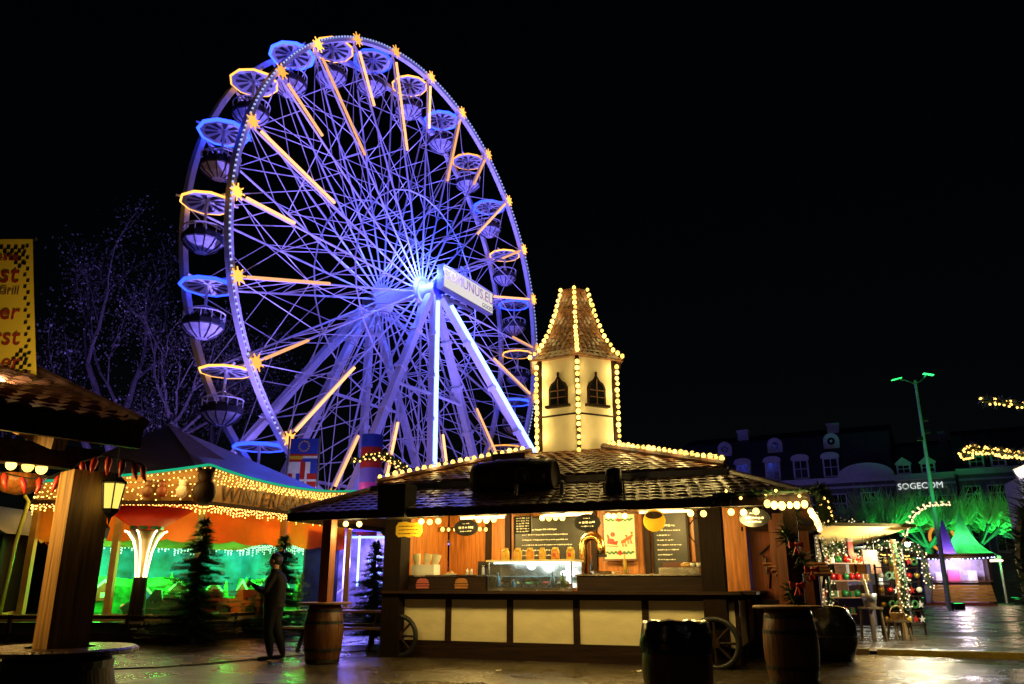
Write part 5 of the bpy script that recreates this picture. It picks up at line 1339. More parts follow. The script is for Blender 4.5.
for x, z in ((5.2,13.1),(-2,13.2)): b = MB(); b.bb(x+dx-.45,x+dx+.45,2.6,3.4,z-1.2,z+.5); b.bb(x+dx-.52,x+dx+.52,2.5,3.5,z+.5,z+.65); b.build('chimney', trim_m, hA)
hB, _ = house('town_house', 'pale house carrying the white letter sign beside the tall lamp post', 9.35, 13.35, 8.95, facade_g, 11.6,
  [(x, z, .95, 1.5) for z, xs in ((6.6,(10.2,11.4,12.6)),(3.5,(10.2,11.4,12.6))) for x in xs], -.02)
for x in (10.05, 11.65): dormer(hB, x-9.35, 9.02, .95, .8, False)
b = MB(); b.text('SOGECOM', .62, (1.62,-.09,7.95), (1,0,0), (0,0,1), (0,-.06,0), 0); b.build('letter_sign', sogo, hB)
b = MB(); b.bb(.45,2.8,-.05,-.004,7.86,7.9); b.build('sign_rail', grey_steel, hB)
b = MB(); b.bb(3.2,3.8,2.5,3.3,11,12.4); b.build('chimney', facade_m, hB)
hC, _ = house('town_house', 'wide green lit house at the right behind the pollarded trees', 13.4, 26, 9.1, facade_g, 12.2,
  [(x, z, .95, 1.4) for z in (7.2,4.2) for x in (14.2,15.7,17.2,18.7,20.2,21.7)], -.04)
for x in (14.75, 16.1, 17.9, 19.6): dormer(hC, x-13.4, 9.18, .95, .9, False)
b = MB(); b.bb(-.12,.06,-.2,-.05,1,9); b.bb(-.16,.1,-.26,-.04,8.6,9.15); b.build('downpipe', black_metal, hC)
# ------------------------------------------------------------------ lamp post, green floods, pollarded trees
lp = thing('lamp_post', 'very tall slim lamp post lit green with two angled lamp heads', 'lamp post', (23.35,45,0), R(-10))
b = MB(); b.tube([(0,0,0),(0,0,6),(0,0,12.6)], [.13,.11,.07], 10); b.build('pole', M('pale_green_grey_pole', (.5,.55,.52), .4, .1, 3, .03), lp)
for s_, e in ((-1,1.0),(1,.75)):
    b = MB(); b.tube([(0,0,12.4),(s_*e*.55,0,12.65),(s_*e,0,12.75 if s_ < 0 else 12.95)], .045, 8); arm = b.build('arm', grey_steel, lp)
    b = MB(); b.box((s_*e,-.05,12.78 if s_ < 0 else 12.98), (.62,.32,.12), 0, Matrix.Rotation(R(12*s_),3,'Y')); b.build('lamp_head', black_metal, arm)
    b = MB(); b.box((s_*e,-.05,12.705 if s_ < 0 else 12.905), (.54,.27,.03), 0, Matrix.Rotation(R(12*s_),3,'Y')); b.build('lens', flood_g, arm)
b = MB()
for z, s_ in ((9.6,1),(9.2,-1),(10.3,1)): b.box((s_*.22,0,z), (.3,.22,.22)); b.beam((0,0,z),(s_*.2,0,z),.05,.05)
b.build('spotlight_cluster', black_metal, lp)
def gflood(x, y, aim, W, lab, spot=84):
    t = thing('flood_light', lab, 'flood light', (x,y,0), 0, 'green flood lamps on the square')
    b = MB(); b.bb(-.25,.25,-.18,.18,.02,.34); b.bb(-.32,-.27,-.05,.05,0,.36); b.bb(.27,.32,-.05,.05,0,.36); b.build('housing', black_metal, t)
    b = MB(); b.bb(-.21,.21,-.14,.14,.342,.352); b.build('lens', flood_g, t)
    lamp('green_beam', (x,y,.5), (.03,1,.2), W, .3, None, spot, aim, .7)
gflood(23.0, 43.4, (23.35,45,11), 3600, 'green flood lamp at the foot of the tall lamp post', 26)
gflood(30.6, 62.9, (30.8,64.6,8), 5200, 'green flood lamp under the pollarded trees left of the pointed tent')
gflood(37.8, 63.2, (37.6,64.8,8), 5600, 'green flood lamp under the pollarded trees right of the pointed tent')
def pollard(lab, x, y, seed, h_=3.0):
    rnd = random.Random(seed); t = thing('pollarded_tree', lab, 'tree', (x,y,0), 0, 'pollarded trees on the square'); t.scale = (1.4,)*3
    tr = MB(); tr.tube([(0,0,0),(.05,0,h_*.5),(0,.03,h_)], [.24,.19,.2], 10); sh = MB()
    for k in range(8):
        a = 2*pi*k/8+rnd.uniform(-.2,.2); L = rnd.uniform(1.0,1.9); p1 = Vector((cos(a)*L*.5, sin(a)*L*.5, h_+.35)); p2 = Vector((cos(a)*L, sin(a)*L, h_+.6+rnd.uniform(0,.5)))
        tr.tube([(0,0,h_-.1), p1, p2], [.12,.08,.09], 7); tr.sphere(p2, .14, 0, 8, 5)
        for j in range(64):
            d = Vector((cos(a)*rnd.uniform(-.2,1.1)+rnd.uniform(-.5,.5), sin(a)*rnd.uniform(-.2,1.1)+rnd.uniform(-.5,.5), rnd.uniform(.25,1.0))).normalized()
            l_ = rnd.uniform(.8,2.3); q = p2+d*l_*.5+Vector((rnd.uniform(-.12,.12), rnd.uniform(-.12,.12), -.05)); e = p2+d*l_+Vector((rnd.uniform(-.2,.2), rnd.uniform(-.2,.2), rnd.uniform(.1,.5)))
            sh.tube([p2, q, e], [.022,.018,.01], 4, cap=False)
            for _ in range(2): sh.tube([q, q+(d+Vector((rnd.uniform(-.5,.5),rnd.uniform(-.5,.5),.2))).normalized()*l_*.4], [.012,.005], 4, cap=False)
    tr.build('trunk', bark, t); sh.build('crown', shoot, t)
for i, (x, y, lab) in enumerate(((28.6,64,'green lit pollarded tree just left of the lamp post'),(32.6,64.5,'green lit pollarded tree between the lamp post and the pointed tent'),(36.6,64.8,'green lit pollarded tree right behind the pointed tent'),(40.6,64.5,'green lit pollarded tree at the right edge by the wreath'))): pollard(lab, x, y, 30+i)
# pointed tents
t = thing('pagoda_tent', 'green lit pointed pagoda tent with a scalloped white light skirt', 'tent', (32.9,60,-.35), R(20)); t.scale = (1.3,)*3
b = MB(); n = 8; pr = [(1.75,2.75),(1.25,3.0),(.8,3.4),(.45,3.95),(.2,4.6),(.08,5.1)]
b.lathe(pr, n, a0=R(22.5)); b.build('roof', green_cloth, t)
b = MB(); b.lathe([(1.75,2.74),(1.76,2.45)], n, a0=R(22.5)); b.build('valance', white_cloth, t)
for k in range(4): q = pi/4+pi/2*k; b = MB(); b.beam((1.6*cos(q),1.6*sin(q),0),(1.6*cos(q),1.6*sin(q),2.7),.08,.08); b.build('post', white_paint, t)
b = MB(); b.prism([(0,.1),(.12,-.05),(.04,-.06),(.04,-.16),(-.04,-.16),(-.04,-.06),(-.12,-.05)], (-.18,-1.3,3.35), (1,0,0), (0,.6,.8), (0,-.03,0)); b.build('emblem', black_plastic, t)
b = MB(); b.bead([(1.8*cos(R(22.5)+2*pi*k/8), 1.8*sin(R(22.5)+2*pi*k/8), 2.5) for k in range(8)], .14, .05, .01, 0, 1, 6, .1, True); tag(b.build('fairy_lights', [black_plastic, E('pink_white_fairy', (1,.55,.4), 4)], t), kind='stuff')
lamp('tent_light', (0,-2.2,2.1), (1,.6,.4), 70, .3, t); lamp('tent_light', (0,0,3.3), (.12,1,.35), 170, .3, t); gflood(34.4, 57.0, (32.9,60,5), 2600, 'green flood lamp aimed at the pointed pagoda tent', 60)
t = thing('pointed_stand', 'slim violet canvas spire standing between the kiosk and the green tent', 'tent', (30.5,58,-.35)); t.scale = (1.3,)*3
b = MB(); b.lathe([(.55,2.4),(.4,3.1),(.22,3.9),(.06,4.6)], 8); b.build('spire', purple_cloth, t); b = MB(); b.lathe([(.5,0),(.5,2.4)], 8); b.build('skirt', white_cloth, t)
lamp('spire_light', (0,0,2.6), (.6,.4,1), 120, .1, t)
# arch of lights
P = [(18.6,40,.0),(18.75,40,2.0),(19.0,40,3.4),(19.6,40,4.5),(20.4,40,5.05),(21.5,40,5.1)]
garland('light_arch', 'tall curved arch wound with white lights over the market lane', P, .16, 70, fairyw_m, 'arch', 14, 40, .055)
t = thing('ring_sign', 'orange lit ring standing behind the violet spire', 'sign', (34.0,65,0)); t.scale = (1.3,)*3; b = MB(); b.tube([(.75*cos(2*pi*i/24),0,3.7+.75*sin(2*pi*i/24)) for i in range(24)], .09, 6, closed=True); b.build('ring', E('amber_ring', (1,.4,.05), 1.1), t, True); b = MB(); b.tube([(0,0,0),(0,0,2.95)], .05, 6); b.build('pole', black_metal, t)
# kiosk with slatted counter
ks = thing('kiosk', 'wooden market kiosk with slatted counter and bright violet interior', 'kiosk', (27.5,55,0), R(-24))
b = MB(); b.bb(-.4,3.7,0,3,0,.15); b.build('base', M('red_brown_base', (.2,.05,.03), .5), ks)
b = MB()
for k in range(6): b.bb(.2-.04*k, 3.5+.03*k, -.02-.012*k, .06, 1.42-.2*k-.18, 1.42-.2*k)
b.build('counter', wood('kiosk_slat', (.5,.28,.08), .5, 'x'), ks)
b = MB(); b.bb(-.2,3.65,-.25,.2,1.45,1.52); b.build('counter_top', plank, ks)
b = MB(); b.bb(-.35,.1,.0,3,.15,2.9); b.build('side_wall', M('painted_kiosk_side', (.3,.32,.5), .5, .3, 2, .1), ks); b = MB(); b.bb(3.5,3.65,.0,3,.15,2.9); b.build('side_wall', dark_wood, ks)
b = MB(); b.bb(.1,3.5,2.7,2.8,.15,2.9); b.build('back_wall', M('violet_wall', (.6,.5,.75), .5, .35, 2.5, .1), ks)
b = MB(); b.bb(-.7,4.0,-.8,3.2,2.9,3.05); b.bb(-.6,3.9,-.7,3.1,3.05,3.2); b.build('roof', dark_wood_x, ks)
for x, w_ in ((.7,.4),(1.6,.7),(2.7,.5)): b = MB(); b.bb(x-w_/2,x+w_/2,1.6,2.1,1.0,1.9+w_*.5); b.build('shelf_unit', white_paint if x != 1.6 else pink_paint, ks)
lamp('counter_fill', (1.8,-1.6,2.6), (1,.7,.3), 170, .1, ks); lamp('kiosk_light', (1.8,1.0,2.6), (.75,.65,1), 260, .3, ks)  # first light is added, without a fixture, to brighten the counter slats
b = MB(); b.bead([(-.7,-.85,2.95),(1,-.88,2.8),(2.5,-.88,2.85),(4.0,-.85,2.95)], .22, .05, .01, 0, 1, 6, .2); tag(b.build('fairy_lights', [black_plastic, E('blue_white_fairy', (.5,.6,1), 4)], ks), kind='stuff')
t = thing('step_board', 'low pale board lying in front of the kiosk', 'step', (21.5,50,0), R(-6)); b = MB(); b.bb(-1.0,1.2,-.3,.3,.02,.1); b.build('board', white_paint, t); b = MB(); b.bb(-.9,-.8,-.25,.25,0,.02); b.bb(1.0,1.1,-.25,.25,0,.02); b.build('runner', dark_wood, t)
# ------------------------------------------------------------------ market stall with awning and goods
ms = thing('market_stall', 'market stall with lit cream awning and crowded goods display', 'market stall', (7.5,20.4,0), R(14)); ms.scale = (.84,1,1)
b = MB(); b.bb(-.3,2.7,-.9,-.86,2.6,2.68); b.add([(-.3,-.859,2.64),(2.7,-.859,2.64),(2.7,1.6,2.26),(-.3,1.6,2.26),(-.3,-.859,2.67),(2.7,-.859,2.67),(2.7,1.6,2.29),(-.3,1.6,2.29)], [(3,2,1,0),(4,5,6,7),(1,2,6,5),(2,3,7,6),(3,0,4,7)]); b.build('awning', M('cream_awning_canvas', (.75,.6,.26), .8, .1, 3, .1), ms)
for x, y, z in ((-.1,-.2,2.55),(2.5,-.2,2.35),(-.1,2.4,2.6),(2.5,2.4,2.4)): b = MB(); b.beam((x,y,0),(x,y,z),.1,.1); b.build('post', wood('pale_post', (.4,.27,.12), .6), ms)
b = MB(); b.bb(-.1,2.5,2.3,2.4,0,2.4); b.build('back_wall', dark_wood, ms)
for k in range(4): b = MB(); b.bb(.3,2.45,1.5-.38*k,1.85-.38*k,.5+.42*k,.53+.42*k); b.build('shelf', plank, ms)
b = MB(); b.bb(-.1,.25,.1,2.2,0,.95); b.build('counter', dark_wood, ms)
lamp('stall_glow', (.5,.3,1.9), (1,.62,.15), 26, .15, ms); lamp('stall_glow', (1.9,.3,1.9), (1,.62,.15), 26, .15, ms); lamp('stall_glow', (.9,-.9,2.0), (1,.62,.18), 14, .1, ms)
def mw(x,y,z): return Matrix.Rotation(R(14),4,'Z') @ Vector((x*.84,y,z)) + Vector((7.5,20.4,0))
rnd = random.Random(77)
gcol = [M('bauble_red',(.5,.02,.02),.2,.1,5,0,metal=.4), M('bauble_gold',(.7,.45,.1),.2,.1,5,0,metal=.7), M('bauble_white',(.75,.72,.68),.4,.1,5,0), M('bauble_green',(.03,.2,.06),.25,.1,5,0,metal=.3)]
gn = ['red','gold','white','green']
kinds = ['bauble','candle','gift_box']; base_ = {}
for k in range(4):
    for j in range(9):
        c_ = rnd.randrange(4); kd = rnd.randrange(3); key = (c_,kd); p = mw(.45+.235*j+rnd.uniform(-.03,.03), 1.62-.38*k, .531+.42*k)
        lab = '%s %s among the goods on the market stall shelves' % (gn[c_], kinds[kd].replace('_',' '))
        if key not in base_:
            t = thing(kinds[kd], lab, kinds[kd].replace('_',' '), p, rnd.uniform(0,6), '%s %s goods on the stall shelves' % (gn[c_], kinds[kd].replace('_',' ')))
            b = MB()
            if kd == 0: b.sphere((0,0,.09),.09,0,12,8); b.build('ball', gcol[c_], t, True); b = MB(); b.lathe([(0,.17),(.025,.17),(.025,.2),(0,.205)],8); b.build('cap', gcol[1], t)
            elif kd == 1: b.lathe([(0,0),(.055,0),(.055,.2),(.0,.19)],12); b.build('wax', gcol[c_], t); b = MB(); b.tube([(0,0,.19),(0,0,.23)],.006,5); b.build('wick', black_plastic, t)
            else: b.bb(-.08,.08,-.08,.08,0,.15); b.build('box', gcol[c_], t); b = MB(); b.bb(-.083,.083,-.015,.015,0,.154); b.bb(-.015,.015,-.083,.083,0,.155); b.build('ribbon', gcol[(c_+1)%4], t)
            base_[key] = t
        else: dup(base_[key], None, p, (0,0,rnd.uniform(0,6)))
for i in range(3):
    a = [mw(-.2,-.45,2.3), mw(-.15,1.6,2.5), mw(2.4,-.3,2.25)][i]; e = [mw(-.15,-.4,.4), mw(-.1,1.7,.6), mw(2.55,-.25,.6)][i]
    garland('garland', ['fir garland with white lights on the market stall\'s left front post','fir garland with lights beside the counter of the market stall','fir garland with white lights down the right post of the market stall'][i], [a, (Vector(a)+Vector(e))/2+Vector((.08,-.05,0)), e], .2, 26, fairyw_m, seed=40+i, dens=40, rb=.02)
garland('garland', 'heap of fir garland with white lights on top of the market stall awning', [mw(-.4,.4,2.85), mw(.5,.2,2.88), mw(1.3,.3,2.75), mw(2.2,.2,2.62)], .26, 30, fairyw_m, seed=51, dens=40, rb=.022)
garland('garland', 'looped fir garland with white lights hanging inside the market stall', [mw(.2,.3,2.35), mw(.7,.5,1.95), mw(1.2,.5,2.25), mw(1.8,.5,1.9), mw(2.4,.3,2.2)], .24, 34, fairyw_m, seed=52, dens=40, rb=.02)
t = thing('lamp', 'glaring white lamp hung at the outer corner of the market stall awning', 'lamp', mw(2.35,-.85,2.2))
b = MB(); b.lathe([(0,.16),(.06,.14),(.14,.04),(.13,.03),(.0,.06)], 14); b.build('shade', black_metal, t); b = MB(); b.sphere((0,0,.0),.06,0,12,8); b.build('bulb', lamp_w, t, True)
lamp('white_glow', (0,-.1,-.12), (1,.88,.55), 330, .06, t)
t = thing('star_sign', 'square pale sign hanging amid the lights of the market stall', 'sign', mw(1.35,-.5,1.9), R(20)); b = MB(); b.bb(-.22,.22,-.02,.02,-.17,.17); b.build('board', plank, t); b = MB(); b.tube([(-.15,0,.17),(-.15,0,.5)],.006,5); b.tube([(.15,0,.17),(.15,0,.5)],.006,5); b.build('cord', black_plastic, t)
t = thing('red_stocking', 'red and white stocking decoration hanging at the market stall', 'decoration', mw(.55,-.7,2.05), R(20)); b = MB(); b.prism([(-.07,.2),(.07,.2),(.07,-.05),(.17,-.12),(.15,-.2),(-.02,-.2),(-.08,-.1)], (0,-.03,0), (1,0,0), (0,0,1), (0,.06,0)); b.build('sock', red_paint, t); b = MB(); b.bb(-.085,.085,-.04,.04,.2,.28); b.build('cuff', white_cloth, t)
def stool(lab, x, y, h_, rz, m_):
    t = thing('stool', lab, 'stool', (x,y,0), rz, 'stools by the market stall'); b = MB(); b.bb(-.2,.2,-.2,.2,h_-.05,h_); b.build('seat', m_, t)
    for sx in (-1,1):
        for sy in (-1,1): b = MB(); b.beam((sx*.15,sy*.15,h_-.05),(sx*.19,sy*.19,0),.045,.045); b.build('leg', m_, t)
stool('tall pale wooden stool in front of the market stall display', 8.55, 20.1, 0.75, .3, M('pale_stool_wood',(.25,.17,.09),.6)); stool('low white stool with a basket in front of the market stall', 9.25, 20.3, .45, .1, M('pale_stool_wood',(.4,.3,.18)))
t = thing('basket', 'round wicker basket on the low white stool', 'basket', (9.25,20.3,.452)); b = MB(); b.lathe([(0,0),(.13,0),(.17,.16),(.155,.16),(.12,.02),(0,.02)], 16); b.build('body', M('wicker',(.45,.28,.1),.7,.4,25,.6), t); b = MB(); b.tube([(.16*cos(pi*i/10),0,.15+.17*sin(pi*i/10)) for i in range(11)],.012,6); b.build('handle', M('wicker',(.45,.28,.1)), t)
t = thing('bucket', 'grey zinc bucket holding a rolled paper on the tall stool', 'bucket', (8.55,20.1,.752)); b = MB(); b.lathe([(0,0),(.13,0),(.18,.3),(.165,.3),(.12,.02),(0,.02)], 18); b.build('body', grey_steel, t, True); b = MB(); b.tube([(.02,0,.02),(-.08,0,.62)],.04,10); b.build('paper_roll', paper, t)
# second stall further along the lane
m2 = thing('market_stall', 'dim farther market stall with white boxes beyond the glaring lamp', 'market stall', (11.9,27.8,0), R(35)); m2.scale = (.75,1,1)
b = MB(); b.bb(0,3,.2,2.2,0,.9); b.build('counter', dark_wood, m2); b = MB(); b.prism([(-.2,2.5),(3.2,2.5),(1.5,3.2)], (0,-.3,0), (1,0,0), (0,0,1), (0,2.8,0)); b.build('roof', dark_cloth, m2)
for x in (.05,2.95):
    for y in (0,2.2): b = MB(); b.beam((x,y,0),(x,y,2.5),.1,.1); b.build('post', white_paint, m2)
b = MB(); b.bb(.1,2.9,2.22,2.28,.9,2.5); b.build('back_wall', plank, m2)
lamp('stall_glow', (1.5,.6,2.2), (.95,.9,.65), 130, .15, m2)
for k in range(7):
    t = thing('crate', ('pale crate of the farther stall stacked at its '+['left end','left end on top','middle bottom','middle top','right bottom','right middle','right top'][k]), 'crate', Matrix.Rotation(R(35),4,'Z')@Vector(((.26,.26,.98,.98,1.72,1.72,1.72)[k],.6,(.9,1.26,.9,1.26,.9,1.26,1.62)[k]+.002)) + Vector((11.9,27.8,0)), R(35), 'crates on the farther stall')
    b = MB(); b.bb(-.25,.25,-.2,.2,0,.03); b.bb(-.25,.25,-.2,-.18,.03,.34); b.bb(-.25,.25,.18,.2,.03,.34); b.bb(-.25,-.23,-.18,.18,.03,.34); b.bb(.23,.25,-.18,.18,.03,.34); b.build('box', white_paint if k % 2 else plank, t)
t = thing('stall_sign', 'small yellow notice on a dark post by the light arch', 'sign', (15.6,34.2,0)); b = MB(); b.tube([(0,0,0),(0,0,2.4)],.05,8); b.build('post', black_metal, t); b = MB(); b.bb(-.3,.3,-.08,-.06,1.6,2.2); b.build('board', yellow_paint, t)
t = thing('a_frame_board', 'dark folding board standing in the lane before the kiosk', 'sign', (15.9,33,0), R(-10)); b = MB(); b.beam((0,-.3,0),(0,0,1.1),.7,.04,0,(1,0,0)); b.build('front_board', black_plastic, t); b = MB(); b.beam((0,.3,0),(0,.05,1.05),.7,.04,0,(1,0,0)); b.build('rear_board', dark_wood, t)
# ------------------------------------------------------------------ lean-to beside the food stall
t = thing('side_hut', 'red brown timber hut end with an arched emblem right of the food stall', 'hut', (4.95,15.9,0), R(-12))
b = MB(); b.bb(-.35,.75,0,1.6,.25,2.25); b.build('wall', red_wood, t); b = MB(); b.bb(-.5,.9,-.02,1.7,0,.25); b.build('base', dark_wood, t); b = MB(); b.bb(-.5,.9,-.15,1.75,2.25,2.33); b.build('roof', dark_wood_x, t)
b = MB(); b.tube([(-.08,-.02,1.45),(-.08,-.02,1.75),(-.18,-.02,1.82),(.1,-.02,2.05),(.35,-.02,1.82),(.26,-.02,1.75),(.26,-.02,1.45)], .025, 6); b.build('arched_emblem', black_metal, t)
b = MB()
for k in range(4): b.beam((-.15+.06*k,-.02-.16*k,1.62-.06*k),(1.0,-.02-.16*k,1.62-.06*k),.15,.03,0,(0,.35,1))
b.build('slatted_flap', wood('flap_slat', (.3,.13,.05), .5, 'x'), t)
for x in (-.05,.9): b = MB(); b.beam((x,-.05,1.2),(x,-.45,1.45),.04,.04); b.build('flap_strut', dark_wood, t)
t = thing('covered_barrel', 'round dark barrel under a black cover beside the hut end', 'barrel', (5.55,14.9,0)); b = MB(); b.lathe([(.0,0),(.36,0),(.47,.3),(.46,.62),(.34,.86),(.2,.9),(0,.9)], 22); b.build('cover', plastic_bag, t, True); b = MB(); b.tube([(.475*cos(2*pi*i/20),.475*sin(2*pi*i/20),.4) for i in range(20)],.014,5,closed=True); b.build('cord', black_plastic, t)
t = thing('bin', 'black rectangular bin standing between the hut and the covered barrel', 'bin', (4.75,15.0,0), R(-12)); b = MB(); b.bb(-.3,.3,-.25,.25,.0,.95); b.build('body', black_plastic, t); b = MB(); b.bb(-.32,.32,-.27,.27,.95,1.0); b.build('lid', black_plastic, t)
# ------------------------------------------------------------------ cable ramp, wreath and garlands at the right
cr = thing('cable_ramp', 'long yellow ribbed cable ramp lying across the wet paving', 'cable ramp', (5.95,16.62,0), math.atan2(-1.55,3.6))
b = MB(); L_ = .92; seg = MB(); seg.prism([(-.34,0),(.34,0),(.14,.09),(-.14,.09)], (0,0,.004), (0,1,0), (0,0,1), (L_,0,0))
for k in range(12): seg.prism([(-.25,.0),(-.1,.066),(-.1,.076),(-.25,.012)], (.03+.075*k,0,.006), (0,1,0), (0,0,1), (.03,0,0)); seg.prism([(.1,.066),(.25,.0),(.25,.012),(.1,.076)], (.03+.075*k,0,.006), (0,1,0), (0,0,1), (.03,0,0))
f = None
for k in range(7):
    if f is None: f = seg.build('ramp_section', rubber, cr)
    else: dup(f, cr, ((L_+.012)*k+(.12 if k > 0 else 0),0,0))
b = MB(); b.bb(L_,L_+.13,-.1,.1,.006,.06); 
b.build('connector', black_plastic, cr)
hl = MB(); hl.bb(-.04,.04,-.29,-.255,.008,.03); f = None
for k in range(7):
    p = (.6+(L_+.012)*k,0,.004)
    if f is None: f = hl.build('grip_hole', black_plastic, cr, False, p)
    else: dup(f, cr, p)
wr = thing('wreath_arch', 'dark leafy garland post at the right edge of the lane', 'garland', (7.5,12.0,0))
P = [(0,0,0),(-.08,0,.9),(-.12,0,1.6),(.0,0,2.1),(.25,0,2.55),(.7,0,2.85)]
b = MB(); b.tube(P, .09, 8); b.build('post', black_metal, wr)
garland_mesh(P, .32, 80, 91).build('fir_sprigs', needles, wr)
def lit_garland(lab, pts, r, n, seed, rb): return garland('garland', lab, pts, r, n, fairy_m, seed=seed, dens=30, rb=rb)
lit_garland('short fir garland with yellow lights high up at the right', [(11.95,20,5.75),(12.5,20,5.72),(13.2,20,5.62),(14.2,20,5.75),(15.5,20,5.9)], .2, 34, 61, .03)
lit_garland('lower fir garland with dense yellow lights in front of the green house dormers', [(14.1,25,5.0),(14.4,25,5.35),(15.2,25,5.22),(16.1,25,5.1),(17.5,25,5.2)], .26, 50, 62, .034)
t = thing('garland_mast', 'slim mast outside the lane carrying the light garlands', 'mast', (15.7,20,0)); b = MB(); b.tube([(0,0,0),(0,0,6.2)],.07,8); b.build('pole', grey_steel, t); b = MB(); b.beam((0,0,5.9),(1.8,5,5.2),.05,.05); b.build('arm', grey_steel, t)
t = thing('lit_gable', 'white lit gable end of a stall at the right edge', 'stall', (16.3,25.3,0), R(-20))
b = MB(); b.beam((-.45,-.3,4.55),(.9,-.3,5.1),.14,.35); b.build('gable_board', white_paint, t); b = MB(); b.bb(-.35,2.5,-.2,2,2.2,4.5); b.build('wall', M('blue_grey_board',(.2,.22,.28),.6), t); b = MB(); b.bb(-.3,2.4,-.1,1.9,0,2.2); b.build('base', dark_wood, t)
b = MB(); b.bb(.15,.75,-.24,-.205,3.2,4.1); b.build('window', E('warm_window', (1,.7,.3), 1.6), t)
b = MB(); b.bead([(-.5,-.5,4.6),(.2,-.5,4.95),(.9,-.5,5.2)], .12, .06, .01, 0, 1, 6); tag(b.build('fairy_lights', [black_plastic, E('bright_white_fairy', (1,.85,.45), 8)], t), kind='stuff')
lamp('gable_glow', (0,-1.0,4.6), (.9,.85,1), 30, .1, t)

# added violet floods standing in for the wheel's light on the house and trees
for x, y, aim, W, lab in ((20.5,66,(26.5,82,15),1500,'added violet flood lamp on the paving in front of the tall mansard house'),(-17.5,38.5,(-22,48,13),20000,'added violet flood lamp at the foot of the trees left of the wheel')):
    t = thing('flood_light', lab, 'flood light', (x,y,0)); b = MB(); b.bb(-.25,.25,-.18,.18,.02,.34); b.bb(-.32,-.27,-.05,.05,0,.36); b.bb(.27,.32,-.05,.05,0,.36); b.build('housing', black_metal, t)
    b = MB(); b.bb(-.21,.21,-.14,.14,.342,.352); b.build('lens', flood_v, t); lamp('violet_fill', (x,y,.5), (.24,.17,1), W, .3, None, 75, aim, .8)

# crowded display beside the market stall and more stalls down the lane
def lane_stall(lab, x, y, rz, W_, col, seed):
    rnd = random.Random(seed); t = thing('market_stall', lab, 'market stall', (x,y,0), rz)
    b = MB(); b.bb(0,W_,.1,1.9,0,.9); b.build('counter', plank, t)
    for px_ in (.05,W_-.05):
        for py_ in (0,1.9): b = MB(); b.beam((px_,py_,0),(px_,py_,2.45),.09,.09); b.build('post', dark_wood, t)
    b = MB(); b.bb(.05,W_-.05,1.92,1.98,.9,2.45); b.build('back_wall', orange_wood, t)
    b = MB(); b.prism([(-.2,2.46),(W_+.2,2.46),(W_/2,3.1)], (0,-.35,0), (1,0,0), (0,0,1), (0,2.6,0)); b.build('roof', dark_cloth, t)
    P = [(-.2+(W_+.4)*k/8, -.4, 2.44-.05*(k%2)) for k in range(9)]
    b = MB(); b.bead(P, .13, .03, .006, 0, 1, 6, .25); tag(b.build('fairy_lights', [black_plastic, fairy_m], t), kind='stuff')
    b = MB()
    for k in range(60): b.sphere((rnd.uniform(.1,W_-.1), rnd.uniform(.15,.6), .93+rnd.uniform(0,.12)), rnd.uniform(.04,.09), 0, 6, 4)
    tag(b.build('small_goods', col, t), kind='stuff')
    lamp('stall_glow', (W_/2,.5,2.2), (1,.7,.25), 30, .12, t)
lane_stall('small warm lit stall with red goods half way down the lane', 14.6, 33.5, R(42), 2.4, red_paint, 3)
lane_stall('small warm lit stall with pale goods near the light arch', 17.0, 38.0, R(42), 2.4, white_paint, 4)
rk = thing('display_rack', 'tall dark lattice rack hung with ornaments right of the market stall', 'display rack', (9.55,21.9,0), R(8))
b = MB()
for k in range(6): b.beam((0,0,.25+.36*k),(1.25,0,.25+.36*k),.03,.03)
for k in range(4): b.beam((.02+.4*k,.02,0),(.02+.4*k,.02,2.15),.04,.04)
b.build('lattice', dark_wood_x, rk)
rb_ = {}; rnd = random.Random(12)
dl = {'wreath':'small fir wreath hung on the dark lattice rack','bauble':'shiny bauble hung on the dark lattice rack','star_ornament':'straw star hung on the dark lattice rack'}
for k in range(5):
    for j in range(6):
        kd = rnd.choice(list(dl)); cc = rnd.randrange(3); p = Matrix.Rotation(R(8),4,'Z') @ Vector((.12+.205*j+rnd.uniform(-.04,.04), -.07, .5+.36*k)) + Vector((9.55,21.9,0))
        key = (kd, cc)
        if key not in rb_:
            cn = ('red','gold','white')[cc] if kd != 'wreath' else ('green','dark green','pale green')[cc]
            t = thing(kd, cn+' '+dl[kd], kd.replace('_',' '), p, R(8), cn+' '+kd.replace('_',' ')+'s on the lattice rack')
            b = MB()
            if kd == 'wreath': b.tube([(.08*cos(2*pi*i/14),0,-.09+.08*sin(2*pi*i/14)) for i in range(14)], .03, 6, closed=True); b.build('ring', (green_paint, needles, green_cloth)[cc], t)
            elif kd == 'bauble': b.sphere((0,0,-.09),.075,0,10,7); b.build('ball', gcol[cc], t, True)
            else: b.prism([((.1 if i%2==0 else .04)*sin(pi*i/5), -.1+(.1 if i%2==0 else .04)*cos(pi*i/5)) for i in range(10)], (0,-.01,0), (1,0,0), (0,0,1), (0,.02,0)); b.build('star', (red_paint, yellow_paint, white_paint)[cc], t)
            b = MB(); b.tube([(0,0,-.01),(0,.06,.1)], .005, 4); b.build('hanger', black_plastic, t); rb_[key] = t
        else: dup(rb_[key], None, p)
garland('garland', 'ragged fir garland with white lights over the top of the lattice rack', [(9.4,21.8,2.25),(10.0,21.85,2.3),(10.9,22.0,2.15),(11.0,22.0,1.2)], .2, 30, fairyw_m, seed=71, dens=40, rb=.02)

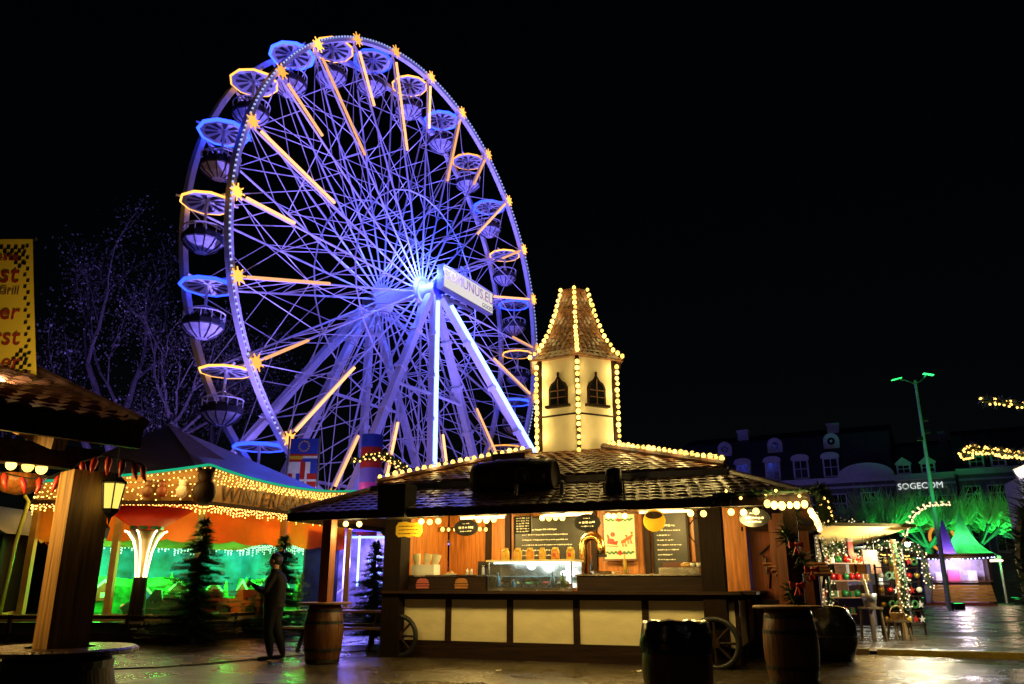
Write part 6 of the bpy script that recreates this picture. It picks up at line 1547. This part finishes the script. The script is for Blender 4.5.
string_lights('string_lights', 'tight row of yellow bulbs along the front eave above the garlanded post', [sw((6.9,-1.86,2.38)), sw((7.2,-1.88,2.34)), sw((7.5,-1.86,2.36))], 6, .05, None, eave_m, 3)
t = thing('cable', 'thin dark cable snaking over the wet paving near the standing person', 'cable', (0,0,.012))
b = MB(); b.tube([(-6.4,13.2,0),(-5.6,13.5,0),(-4.9,14.3,0),(-4.3,15.2,0),(-3.6,16.2,0),(-2.7,17.0,0)], .012, 6); b.build('sheath', black_plastic, t)
t = thing('drain_cover', 'rusty iron drain cover in the paving in front of the stall', 'drain cover', (-.6,11.2,.004), .3)
b = MB(); b.bb(-.3,.3,-.2,-.17,0,.012); b.bb(-.3,.3,.17,.2,0,.012); b.bb(-.3,-.27,-.17,.17,0,.012); b.bb(.27,.3,-.17,.17,0,.012)
for k in range(8): b.bb(-.255+.066*k,-.225+.066*k,-.17,.17,0,.01)
b.build('grate', M('rusty_iron',(.06,.035,.02),.5,.5,14,.4,metal=.5), t)
rnd = random.Random(8); pb = {}
for k, (x, y, kd) in enumerate(((-6.9,15.6,0),(-.2,13.0,0),(.9,12.2,1),(-2.0,12.6,1),(-3.9,12.8,1),(2.6,12.4,1),(-5.2,16.2,1),(4.9,12.9,1),(1.9,12.9,0))):
    nm = ('paper_scrap','fallen_leaf')[kd]; lab = ('small crumpled white paper scrap on the wet paving','brown fallen leaf stuck on the wet paving')[kd]
    if kd not in pb:
        b = MB(); P = [(.06*rnd.uniform(.7,1.1)*cos(2*pi*i/8), .045*rnd.uniform(.7,1.1)*sin(2*pi*i/8), rnd.uniform(.004,.03)) for i in range(8)]+[(0,0,.02)]
        b.add(P, [(i,(i+1)%8,8) for i in range(8)]); pb[kd] = tag(b.build(nm, (white_paint, M('wet_leaf',(.12,.06,.02),.35,.4,20,.2))[kd], None, False, (x,y,.004)), lab, ('paper','leaf')[kd], ('paper scraps on the paving','fallen leaves on the paving')[kd])
    else: dup(pb[kd], None, (x,y,.004), (0,0,rnd.uniform(0,6)))
